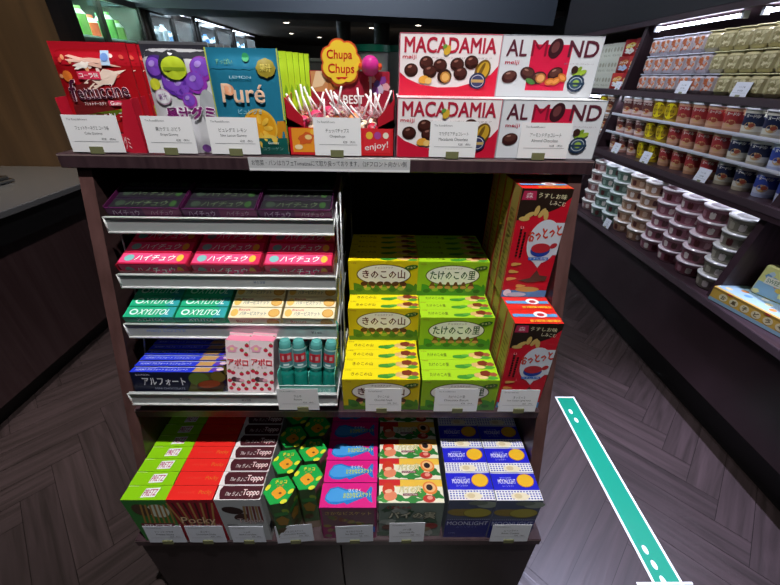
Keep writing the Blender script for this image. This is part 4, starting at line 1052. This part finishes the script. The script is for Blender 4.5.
b = MB(); b.lathe([(.0195, -.006), (.0215, -.001), (.0195, .004)], ink('e0502c', .3), n=24, sy=.5); b.obj('rim', o)
tag(o, 'big magenta round lollipop standing behind the yellow logo sign', 'lollipop')

# ---- chocolate boxes
def mac(w=.1725, h=.0915, d=.024):
    b = carton(w, d, h, 'b81a38', 'f2e2e6', 'f4eef0', 'd8a8b4', 'd8a8b4'); F = b.FF
    poly(b, F, [(0, 0), (w, 0), (w, .048), (w*.93, .034), (w*.80, .023), (w*.60, .014), (w*.40, .013), (w*.22, .017), (w*.08, .026), (0, .036)], 'd0183a', 1)
    for (x0, x1, y0, y1) in ((0, .0012, 0, h), (w-.0012, w, 0, h), (0, w, h-.0012, h)): rect(b, F, x0, y0, x1, y1, 'd06a80', 2)
    text(b, F, 'MACADAMIA', w*.50, h*.82, w*.90, h*.235, 'b4203c', 3, .05)
    text(b, F, 'meiji', w*.10, h*.625, w*.135, h*.075, 'c8203c', 3, .05)
    text(b, F, 'チョコレートに香ばしいマカダミア', w*.62, h*.625, w*.60, h*.03, '8a7a7c', 3)
    def nut(x, y, r=.012, c='30140f'):
        ell(b, F, x, y, r, r*.84, c, 3, 0, 20); ell(b, F, x, y+r*.15, r*.80, r*.55, '45201a', 4, 0, 16); ell(b, F, x-r*.2, y+r*.42, r*.32, r*.14, '94685c', 5, 15, 10)
    for x, y in ((.12, .42), (.27, .54), (.41, .50), (.31, .40), (.58, .52), (.72, .56), (.62, .38)): nut(w*x, h*y)
    ell(b, F, w*.46, h*.33, .0125, .011, '30140f', 5); ell(b, F, w*.47, h*.315, .009, .0085, 'b8823c', 6, 0); ell(b, F, w*.47, h*.315, .0065, .006, 'e8b868', 7)
    ell(b, F, w*.25, h*.27, .009, .006, 'e8a840', 5, 10); ell(b, F, w*.30, h*.25, .006, .005, 'f0c878', 6, 10)
    ell(b, F, w*.84, h*.42, .013, .018, '6a4c14', 4, -25); ell(b, F, w*.845, h*.43, .0095, .014, 'c8a030', 5, -25); ell(b, F, w*.83, h*.44, .003, .012, '7a5a1a', 6, -25)
    ell(b, F, w*.80, h*.26, .0145, .0125, '1d2a55', 7, 0, 24); ell(b, F, w*.80, h*.26, .0115, .0095, 'd8d8e0', 8, 0, 24); ell(b, F, w*.80, h*.26, .0105, .0085, '3a4068', 9, 0, 20); rect(b, F, w*.735, h*.235, w*.865, h*.285, 'c8a868', 10)
    ell(b, F, w*.47, h*.745, .0055, .0075, 'd8b038', 6, -30); ell(b, F, w*.445, h*.80, .004, .003, '5f9a3c', 7, 30)
    text(b, b.FT, 'MACADAMIA', w*.5, d*.5, w*.6, d*.4, 'b4203c', 2)
    return b.obj('chocolate_box')
def alm(w=.1725, h=.0915, d=.024):
    b = carton(w, d, h, 'c8ccd0', 'eef0f4', 'dfe3ea', 'b8c0c8', 'c8ccd4'); F = b.FF
    rect(b, F, w*.30, h*.12, w*.70, h*.86, 'd01c44', 1)
    for (x0, x1, y0, y1) in ((0, .001, 0, h), (w-.001, w, 0, h), (0, w, h-.001, h), (0, w, 0, .001)): rect(b, F, x0, y0, x1, y1, 'a8aeb8', 2)
    text(b, F, 'AL', w*.155, h*.80, w*.200, h*.25, '5a2434', 3, .03); text(b, F, 'M', w*.375, h*.80, w*.155, h*.25, '8a1630', 3, 0)
    ell(b, F, w*.535, h*.80, .0115, .0150, '3a1820', 4, -25, 24); ell(b, F, w*.53, h*.82, .006, .0085, '6a3a3c', 5, -25)
    text(b, F, 'ND', w*.815, h*.80, w*.295, h*.25, '5a2434', 3, .03)
    text(b, F, 'meiji', w*.125, h*.565, w*.14, h*.075, 'b4203c', 3, .05); text(b, F, '香ばしいアーモンドチョコレート', w*.80, h*.565, w*.30, h*.026, '8a7a8c', 3)
    for x, y, r in ((.12, .34, 10), (.30, .40, -15), (.42, .33, 10), (.58, .40, 20)):
        ell(b, F, w*x, h*y, .0135, .0095, '3a1a1c', 4, r, 20); ell(b, F, w*x, h*y+.002, .010, .006, '55302a', 5, r, 16); ell(b, F, w*x-.003, h*y+.005, .004, .0014, '9a7468', 6, r, 10)
    ell(b, F, w*.44, h*.325, .009, .0075, 'b8703c', 7, 0); ell(b, F, w*.44, h*.325, .0065, .0055, 'e8a868', 8, 0)
    for x, y, r in ((.60, .28, 30), (.66, .34, -30), (.54, .27, 10)): ell(b, F, w*x, h*y, .009, .0055, 'c8702c', 8, r, 16); ell(b, F, w*x, h*y, .006, .003, 'e89850', 9, r, 12)
    ell(b, F, w*.34, h*.27, .009, .004, '4a7a3c', 7, -20, 12)
    ell(b, F, w*.80, h*.44, .010, .004, '7a9a2c', 6, 50, 12); ell(b, F, w*.84, h*.42, .010, .004, '9ab83c', 7, 20, 12); ell(b, F, w*.77, h*.47, .006, .006, '3a2420', 6)
    ell(b, F, w*.81, h*.25, .0150, .0130, '1f3350', 8, 0, 24, wob=.03, wn=14); ell(b, F, w*.81, h*.25, .0115, .0095, 'd0d8e0', 9, 0, 24); ell(b, F, w*.81, h*.25, .0105, .0085, '35506a', 10, 0, 20); ell(b, F, w*.81, h*.255, .006, .005, '9ab84a', 11)
    rect(b, F, w*.72, h*.225, w*.90, h*.262, '2a4058', 12)
    return b.obj('chocolate_box')
kma, kal = K(mac(), 'chocolate box'), K(alm(), 'chocolate box')
for kd, x, nm in ((kma, .1055, 'red and white macadamia'), (kal, .2790, 'silver almond')):
    for i in range(6): kd.put((x, .664+.0245*i, ZT), '%s chocolate box in the lower layer, %s' % (nm, row_word(i)), 'chocolate box', nm.split()[-1]+' chocolate boxes')
    for i in range(3): kd.put((x+(.0035 if kd is kma else .003), .735+.0245*i, ZT+.0918), '%s chocolate box in the upper layer, %s' % (nm, row_word(i)), 'chocolate box', nm.split()[-1]+' chocolate boxes')

# ================================================================== tall cabinet along the right aisle
cb = root('wall_cabinet', (1.5, 1.2, 0))
YA, YB = -1.2, 3.3
b = MB(); b.box(1.20, 1.80, YA, YB, .155, .455, CASE); W(b, 'base_cabinet', cb)
b = MB(); b.box(1.265, 1.80, YA, YB, 0, .155, ink('0e0b0d', .5)); W(b, 'toe_kick', cb)
b = MB(); b.rbox(1.185, 1.80, YA, YB, .455, .485, CASE, .002); b.box(1.1845, 1.186, YA, YB, .458, .482, ink('5d4d53', .35)); W(b, 'lower_shelf', cb)
b = MB(); b.box(1.236, 1.248, YA, YB, .785, .801, CASE); b.rbox(1.235, 1.80, YA, YB, .800, .828, CASE, .002); b.box(1.2345, 1.236, YA, YB, .803, .826, ink('4a3c42', .35)); W(b, 'middle_shelf', cb)
b = MB(); b.rbox(1.290, 1.80, YA, YB, 1.095, 1.122, CASE, .002); b.box(1.2895, 1.291, YA, YB, 1.098, 1.120, ink('4a3c42', .35)); W(b, 'upper_shelf', cb)
b = MB(); b.rbox(1.330, 1.80, YA, YB, 1.405, 1.43, CASE, .002); b.box(1.33, 1.80, YA, YB, 1.43, 2.1, ink('1c181b', .5)); W(b, 'canopy', cb)
b = MB(); b.box(1.78, 1.80, YA, YB, .485, 1.405, CASE); W(b, 'back_panel', cb)
for y in (1.125, 2.28, 3.25, -.2):
    b = MB(); prof = [(1.205, .485), (1.25, .8), (1.305, 1.10), (1.345, 1.405), (1.78, 1.405), (1.78, .485)]
    vs = [(x, y-.014, z) for x, z in prof]+[(x, y+.014, z) for x, z in prof]; k = 6
    b.add(vs, [tuple(range(k)), tuple(range(k, 2*k))[::-1]]+[(i, i+k, (i+1) % k+k, (i+1) % k) for i in range(k)], CASE); W(b, 'divider', cb)
LED = 'e4e8ff'
def led(x, y0, y1, z, s):
    b = MB(); b.tube([(x, y0, z), (x, y1, z)], .006, glow(LED, s*1.3), 10)
    t = W(b, 'led_tube', cb)
    e = MB()
    for y in (y0-.012, y1): e.box(x-.012, x+.012, y, y+.012, z-.012, z+.012, ink('c8ccd4', .3))
    e.v = [(p[0]-cb.location.x, p[1]-cb.location.y, p[2]-cb.location.z) for p in e.v]; e.obj('end_cap', t)
led(1.355, 1.70, 2.20, 1.388, 26); led(1.355, 1.15, 1.60, 1.388, 26)
led(1.335, 1.72, 2.25, 1.080, 26); led(1.335, 1.16, 1.62, 1.080, 26)
led(1.33, 1.72, 2.25, .787, 6); led(1.33, 1.16, 1.62, .787, 6); led(1.31, .62, .98, .787, 14); led(1.335, 2.35, 2.75, 1.078, 12)
# white cables
for y, x, z0, z1 in ((1.665, 1.335, 1.075, 1.094), (1.96, 1.335, 1.075, 1.094)):
    b = MB(); b.tube([(x, y-.05, z0-.008), (x-.01, y, z0+.004), (x+.02, y+.03, z1-.006)], .004, 'dfe2ea'); b.rbox(x-.014, x+.006, y-.075, y-.03, z0-.022, z0-.006, 'e6e8f0', .002); W(b, 'lamp_cable', cb)
tag(cb, 'long dark cabinet with lit shelves along the right aisle', 'cabinet')

def tagcard(x, y, z, label, s=.055, tz=0):
    o = root('price_tag', (x, y, z)); o.rotation_euler = (math.radians(-12), 0, math.radians(-90+tz))
    b = MB(); b.box(-s*.62, s*.62, -.0005, .0005, 0, s, 'dfe1ea'); F = face((-s*.62, -.0005, 0), (1, 0, 0), (0, 0, 1))
    text(b, F, 'カップ麺', s*.6, s*.66, s*.5, s*.12, '6a6c78', 1, .01); text(b, F, '¥198', s*.6, s*.42, s*.4, s*.12, '6a6c78', 1, .01); rect(b, F, s*.1, s*.25, s*1.1, s*.27, '9a9ca6', 1)
    b.obj('card_sheet', o)
    c = MB(); c.box(-.008, .008, -.002, .002, -.001, .006, '8a8c70'); c.obj('card_clip', o)
    tag(o, label, 'price tag', 'price tags in the right cabinet')

# noodle cups on the middle shelf: three tiers on paper pallets
def cup(c1, c2, c3, yel=None):
    o = root('noodle_cup'); b = MB(); h, r = .096, .0435
    P = [(0, 0), (.031, 0), (.033, .014), (.036, .034), (.0405, .068), (.0425, .090)]
    b.lathe(P, c1, n=24, mats=[ink(c2), ink(c2), ink(c1), ink(c3), ink(c1)]); b.obj('cup_body', o)
    b = MB(); b.lathe([(.0425, .090), (.0455, .092), (.0455, .095), (.043, .097), (0, .097)], ink('eceef4', .3), n=24); b.obj('lid', o)
    b = MB(); n = 10
    def pt(a, z, e): rr = .031+(.0425-.031)*z/.09+e; return (rr*math.sin(a), -rr*math.cos(a), z)
    def patch(a0, a1, z0, z1, m, e):
        vs = [pt(a0+(a1-a0)*i/n, z, e) for z in (z0, z1) for i in range(n+1)]; b.add(vs, [(i, i+1, n+2+i, n+1+i) for i in range(n)], m, True)
    def oval(ac, zc, ra, rz, m, e):
        vs = [pt(ac, zc, e)]+[pt(ac+ra*math.cos(t), zc+rz*math.sin(t), e) for t in [2*math.pi*i/14 for i in range(14)]]; b.add(vs, [(0, 1+i, 1+(i+1) % 14) for i in range(14)], m, True)
    if yel: oval(0, .050, .75, .036, yel, .001); 
    F = lambda s, t, hh=0: Vector(pt((s-.02)/.038, t, .0014+hh))
    F.curved = False
    patch(-.8, .8, .060, .078, c3, .0007) if not yel else None
    text(b, F, 'ヌードル', .02, .050 if yel else .069, .040, .012, 'f6f2ec' if not yel else '2a2418', 2, .05)
    if not yel: oval(0, .034, .5, .014, 'd8b27a', .0008); oval(.15, .036, .25, .008, 'a8503a', .0012)
    b.obj('label', o); return o
CK = [Kind(cup('d8b8a0', '8a5a3a', '5a2c20')), Kind(cup('e8cfc6', 'b88478', '6a3a38')), Kind(cup('8a6a20', 'b89a28', 'c8a828', 'f0dc20')), Kind(cup('d8a888', 'c08a68', 'b23a3c')), Kind(cup('e0dccc', 'c0b498', '283050')), Kind(cup('d6daec', 'b4bcda', '3a50a8'))]
CN = ['brown and cream', 'pinkish cream', 'bright yellow', 'orange and red', 'cream and navy', 'white and blue']
order = [2, 0, 0, 1, 1, 1, 2, 2, 3, 3, 3, 3, 4, 4, 5, 5]
tiern = ['bottom', 'middle', 'top']
ys = [2.43-.0852*i for i in range(16)]
for q in CK: q.o.scale = (.92, .92, .90)
for tr_ in range(3):
    z = .8285+.0880*tr_
    if tr_:
        b = MB(); b.box(1.262+.006*tr_, 1.55, 1.150, 2.245, z-.0022, z-.0002, 'e4e6f0'); b.box(1.262+.006*tr_, 1.264+.006*tr_, 1.150, 2.245, z-.004, z+.008, 'e4e6f0')
        o = b.obj('paper_pallet'); tag(o, 'white paper pallet between the %s and %s tier of noodle cups' % (tiern[tr_-1], tiern[tr_]), 'pallet')
    for row in range(2):
        for i, y in enumerate(ys):
            if abs(y-2.28) < .06: continue
            if row and tr_ < 2: continue
            CK[order[i]].put((1.312+.006*tr_+.09*row, y, z), '%s noodle cup, %s tier, %s%s' % (CN[order[i]], tiern[tr_], (['farthest']+[ORD[q]+' from the far end' for q in range(1, 20)])[i], ', rear row' if row else ''), 'noodle cup', 'noodle cups on the middle shelf', rot=math.radians(-62))
# second-tier support rows
for tr_ in range(2):
    for i, y in enumerate(ys):
        if abs(y-2.28) < .06: continue
        CK[order[i]].put((1.402+.006*tr_, y, .8285+.0880*tr_), '%s noodle cup, %s tier, %s, rear row' % (CN[order[i]], tiern[tr_], (['farthest']+[ORD[q]+' from the far end' for q in range(1, 20)])[i]), 'noodle cup', 'noodle cups on the middle shelf', rot=math.radians(-62))
for i, y in enumerate((1.44, 1.80, 2.06)): tagcard(1.243, y, .829, 'white price tag on the middle shelf edge below the noodle cups, %s' % ['nearest of three', 'middle of three', 'farthest of three'][i], .05)

# noodle bowls on the lower shelf
def bowl(c1, c2, lid):
    o = root('noodle_bowl'); b = MB()
    b.lathe([(0, 0), (.046, 0), (.050, .006), (.057, .040), (.058, .050)], c1, n=28, mats=[ink(c2), ink(c2), ink(c1), ink(c2)])
    for i in range(9):
        a = 2*math.pi*i/9; 
        vs = []
        for z in (.014, .034):
            for k in range(4):
                t = a+.13*k; rr = .050+.007*(z-.006)/.034+.0006; vs.append((rr*math.cos(t), rr*math.sin(t), z+(.004 if k in (1, 2) else 0)*(1 if z > .02 else -1)))
        b.add(vs, [(k, k+1, 5+k, 4+k) for k in range(3)], [c2, 'e8dcd4', '5a2a2a'][i % 3], True)
    b.obj('bowl_body', o)
    b = MB(); b.lathe([(.058, .050), (.0625, .052), (.0625, .056), (.0600, .0585), (.055, .0585), (.053, .0575), (0, .0575)], ink(lid, .22, 0, .3), n=28)
    F = face((0, 0, .0580), (1, 0, 0), (0, 1, 0)); ell(b, F, 0, 0, .040, .040, c1, 1, 0, 20); ell(b, F, .005, .004, .02, .016, c2, 2, 0, 14, wob=.1)
    b.obj('lid', o); return o
BK = [Kind(bowl('9a6a68', 'd0bcbc', 'f0ece8')), Kind(bowl('5c7468', '9ab0a4', 'e6eeee')), Kind(bowl('b08468', 'd8b8a0', 'f0e8e4')), Kind(bowl('9a5a6a', 'c09098', 'f2e4ec')), Kind(bowl('8a4c58', 'b07a86', 'eee0e6')), Kind(bowl('8c8474', 'b8b09c', 'e8e8e6')), Kind(bowl('4a4440', '9a8c7c', 'ecebe6'))]
for q in BK: q.o.scale = (.945, .945, .96)
BN = ['dusty red', 'grey green', 'orange brown', 'pink', 'dark red', 'greyish cream', 'dark grey']
bo = [0, 1, 1, 2, 2, 3, 3, 4, 5, 6, 5]
for i in range(9):
    y = 2.165-.1205*i
    if y < 1.20: continue
    for row in range(3):
        for t in range(5 if row < 2 else 4):
            if row == 2 and t < 0: continue
            yy = y+(.03 if row % 2 else 0)+random.uniform(-.001, .001)
            kx = bo[i+row if i+row < len(bo) else 10] if row else bo[i]
            BK[kx].put((1.268+.130*row+.003*t+random.uniform(-.002, .002), yy, .4855+.0566*t), '%s instant noodle bowl, %s row, stack %s, level %s' % (BN[kx], ['front', 'middle', 'back'][row], ['one from far end', 'two', 'three', 'four', 'five', 'six', 'seven', 'eight', 'nine'][i], ['one (bottom)', 'two', 'three', 'four', 'five'][t]), 'noodle bowl', 'noodle bowls on the lower shelf', rot=random.uniform(0, 6))
tagcard(1.192, 1.84, .4855, 'small white price tag on the lower shelf edge in front of the noodle bowls', .045)

# clear packs on the upper shelf
def pack(body, blobs, cap, n):
    o = root('snack_pack'); b = MB(); rnd = random.Random(n)
    b.rbox(-.031, .031, -.028, .028, .0, .070, ink(body, .22, 0, .5), .013)
    F = face((-.031, -.028, 0), (1, 0, 0), (0, 0, 1))
    for i in range(len(blobs)*5):
        x, y = rnd.uniform(.017, .045), rnd.uniform(.016, .054)
        ell(b, F, x, y, rnd.uniform(.004, .009), rnd.uniform(.003, .008), blobs[i % len(blobs)], 1+i*.2, rnd.uniform(0, 180), 10, wob=.15)
    b.obj('pouch', o)
    b = MB(); b.rbox(-.027, .027, -.024, .024, .0695, .0735, ink(cap, .3), .0015); b.obj('top_seal', o)
    return o
PK = [Kind(pack('b9aeb2', ['c8744a', 'b05a38', 'd8c8c0', 'c06a40'], 'd8dae8', 3)), Kind(pack('b5ab82', ['cfc69a', '8c8258', 'ddd4ac', 'a09468'], 'dcd6a8', 5))]
for t in range(3):
    for i in range(12):
        y = 2.14-.0735*i+.010*t
        if y > 2.24: continue
        k = 0 if i < 7-t*1 else 1
        PK[k].put((1.342+.010*t, y, 1.1225+.0760*t), '%s, %s tier, %s from the far end' % (['clear snack pack with orange contents', 'clear pack of yellowish nuts'][k], tiern[t], (['first']+ORD[1:])[i]), 'snack pack', 'clear snack packs on the upper shelf', rot=math.radians(-70))
for i, y in enumerate((1.80, 1.50)): tagcard(1.296, y, 1.1225, 'white price tag leaning on the clear packs, %s one' % ['farther', 'nearer'][i], .048, 10)
tagcard(1.296, 2.31, 1.1225, 'small white price tag at the dark divider beside the red snack bags', .04)
tagcard(1.296, 2.62, 1.1225, 'small white price tag at the left end of the upper shelf', .04)
# bags and cartons beyond the divider
def bag2(c1, c2, c3):
    o = root('snack_bag')
    def art(b, F, w, h): ell(b, F, w*.5, h*.62, w*.32, h*.16, c2, 1, 10, 14, wob=.12); ell(b, F, w*.5, h*.30, w*.30, h*.18, c3, 1, 0, 14, wob=.2); text(b, F, 'スナック', w*.5, h*.62, w*.5, h*.14, 'f8f4f0', 3, .04)
    q = pouch(.105, .080, .03, .012, FOIL(c1), art, 'bag_body', seg=10); q.parent = o
    return o
SB = [Kind(bag2('b81a24', 'f0d060', 'f0e8e0')), Kind(bag2('c8342c', 'f0b050', 'f4f0ec')), Kind(bag2('a8302c', 'c87838', 'b8c4e0'))]
for t in range(3):
    for i in range(2):
        SB[(i+t) % 3].put((1.37+.012*t, 2.345+.108*i, 1.1225+.082*t), '%s snack bag standing beyond the divider, %s row, %s' % (['red and gold', 'bright red', 'red and pale blue'][(i+t) % 3], tiern[t], (['nearest']+[ORD[q]+' from the divider' for q in range(1, 9)])[i]), 'snack bag', 'red snack bags in the right cabinet', rot=math.radians(-72))
def palec():
    b = carton(.10, .06, .078, 'c9c4b4', 'ddd8ca', 'cfcaba'); F = b.FF
    for i in range(3): ell(b, F, .025+.027*i, .045, .010, .012, 'a8a08c', 1, 0, 12)
    text(b, F, 'せんべい', .05, .016, .07, .012, '8a8470', 1, .02); return b.obj('cracker_carton')
kc_ = K(palec(), 'carton')
for t in range(3):
    for i in range(3): kc_.put((1.36+.012*t, 2.575+.104*i, 1.1225+.0785*t), 'pale cracker carton at the far end, %s layer, %s' % (tiern[t], ['nearest', 'middle', 'farthest'][i]), 'carton', 'pale cracker cartons', rot=math.radians(-80))

# yellow boxes near the right edge, lower shelf
def ybox():
    w, d, h = .26, .13, .055; b = MB()
    b.rbox(-w/2, w/2, 0, d, 0, h, 'd8b04a', .003); F = face((-w/2, 0, 0), (1, 0, 0), (0, 0, 1)); T = face((-w/2, 0, h), (1, 0, 0), (0, 1, 0))
    rect(b, F, .002, .002, w-.002, .014, '8fb4bc', 1); rect(b, F, .002, .045, w-.002, h-.002, 'b08a3c', 1)
    for i in range(6): ell(b, F, .045+i*.036, .030, .014, .013, 'e8dca8', 2, 0, 16); text(b, F, 'お菓子どうぞ'[i], .045+i*.036, .030, .014, .014, '6a5a3a', 3, .04)
    rect(b, T, .006, .006, w-.006, d-.006, 'a8c8d8', 1)
    for i in range(8): ell(b, T, .03+i*.028, .03+.06*((i*.6) % 1), .012, .010, ['f0e0a0', 'd8904a', '6aa0c8', 'e8e8d8'][i % 4], 2, i*20, 12)
    for i in range(2): ell(b, F, .06+.12*i, .049, .010, .003, 'c84a3a', 2)
    return b.obj('confectionery_box')
def ybox2():
    w, d, h = .15, .05, .105; b = MB()
    b.rbox(-w/2, w/2, 0, d, 0, h, 'd8d480', .005); F = face((-w/2, 0, 0), (1, 0, 0), (0, 0, 1))
    rect(b, F, .004, .004, w-.004, h*.45, '9ac0d0', 1); rect(b, F, .004, h*.45, w-.004, h-.004, 'e4e08a', 1)
    for i in range(16): ell(b, F, .015+.12*((i*.37) % 1), .012+.08*((i*.61) % 1), .010, .008, ['f0eca0', '7aa8c8', 'e8c85a', 'c8dce0', 'd8905a'][i % 5], 2+i*.1, i*30, 12, wob=.15)
    rect(b, F, .02, .045, .08, .07, 'f0ead0', 4); text(b, F, 'SWEETS', .05, .0575, .05, .014, '6a8a5a', 5, .02)
    return b.obj('confectionery_box')
o = ybox(); o.location = (1.215, .985, .4855); o.rotation_euler = (0, 0, math.radians(-78)); tag(o, 'long gold confectionery box with round badges lying on the lower shelf at the right edge', 'box')
o = ybox2(); o.location = (1.30, 1.00, .5415); o.rotation_euler = (math.radians(-8), 0, math.radians(-72)); tag(o, 'pale yellow and blue confectionery box standing on the long gold box', 'box')

# ================================================================== light
spot('ceiling_spot', (.02, .07, 2.70), (-.08, .55, .5), 195, (1, .97, .94), .02, 62, .5)
spot('ceiling_spot_cool', (1.0, .9, 2.70), (.98, .62, 0), 520, (.70, .70, 1), .05, 33, .9)
spot('ceiling_spot_warm', (-1.1, .0, 2.70), (-1.35, .5, 0), 20, (1, .82, .66), .05, 40, .9)
spot('column_fill', (-2.1, .9, 2.70), (-2.0, 2.03, 1.1), 120, (1, .78, .5), .05, 70, .9)  # added fill that lifts the brown column, no fitting modelled
spot('counter_fill', (-.7, .5, 2.70), (-1.55, 1.4, .4), 190, (1, .92, .9), .05, 58, .9)  # unseen fill, added to brighten the left counter
spot('cabinet_fill', (.3, 1.5, 2.70), (1.3, 1.65, .85), 110, (.86, .88, 1), .08, 56, .8)  # added fill for the bowls and cups, narrowed to spare the display shelf
area('front_fill', (0, -1.2, 2.70), (0, .6, .6), 3.5, (.92, .95, 1), 1.6, .6)  # soft overall fill from behind the camera, not a fitting of the room
area('soffit_fill', (-.2, 2.6, 2.72), (.2, 4.0, 2.0), 110, (.75, .85, 1), 1.5, .3)  # unseen area light added to brighten the soffit face
area('rear_room_panel', (-.5, 6, 1.70), (-.5, 7, 0), 14, (1, .88, .75), 2.5, 1.5)
w = bpy.data.worlds.new('world'); SC.world = w; w.use_nodes = True
w.node_tree.nodes['Background'].inputs[0].default_value = (.5, .55, .7, 1); w.node_tree.nodes['Background'].inputs[1].default_value = .007
SC.view_settings.view_transform = 'Standard'; SC.view_settings.look = 'None'; SC.view_settings.gamma = 1
SC.view_settings.use_curve_mapping = False; SC.view_settings.exposure = 0
SC.cycles.max_bounces = 8; SC.cycles.transparent_max_bounces = 16
SC.cycles.use_denoising = True
SC.cycles.sample_clamp_indirect = 4
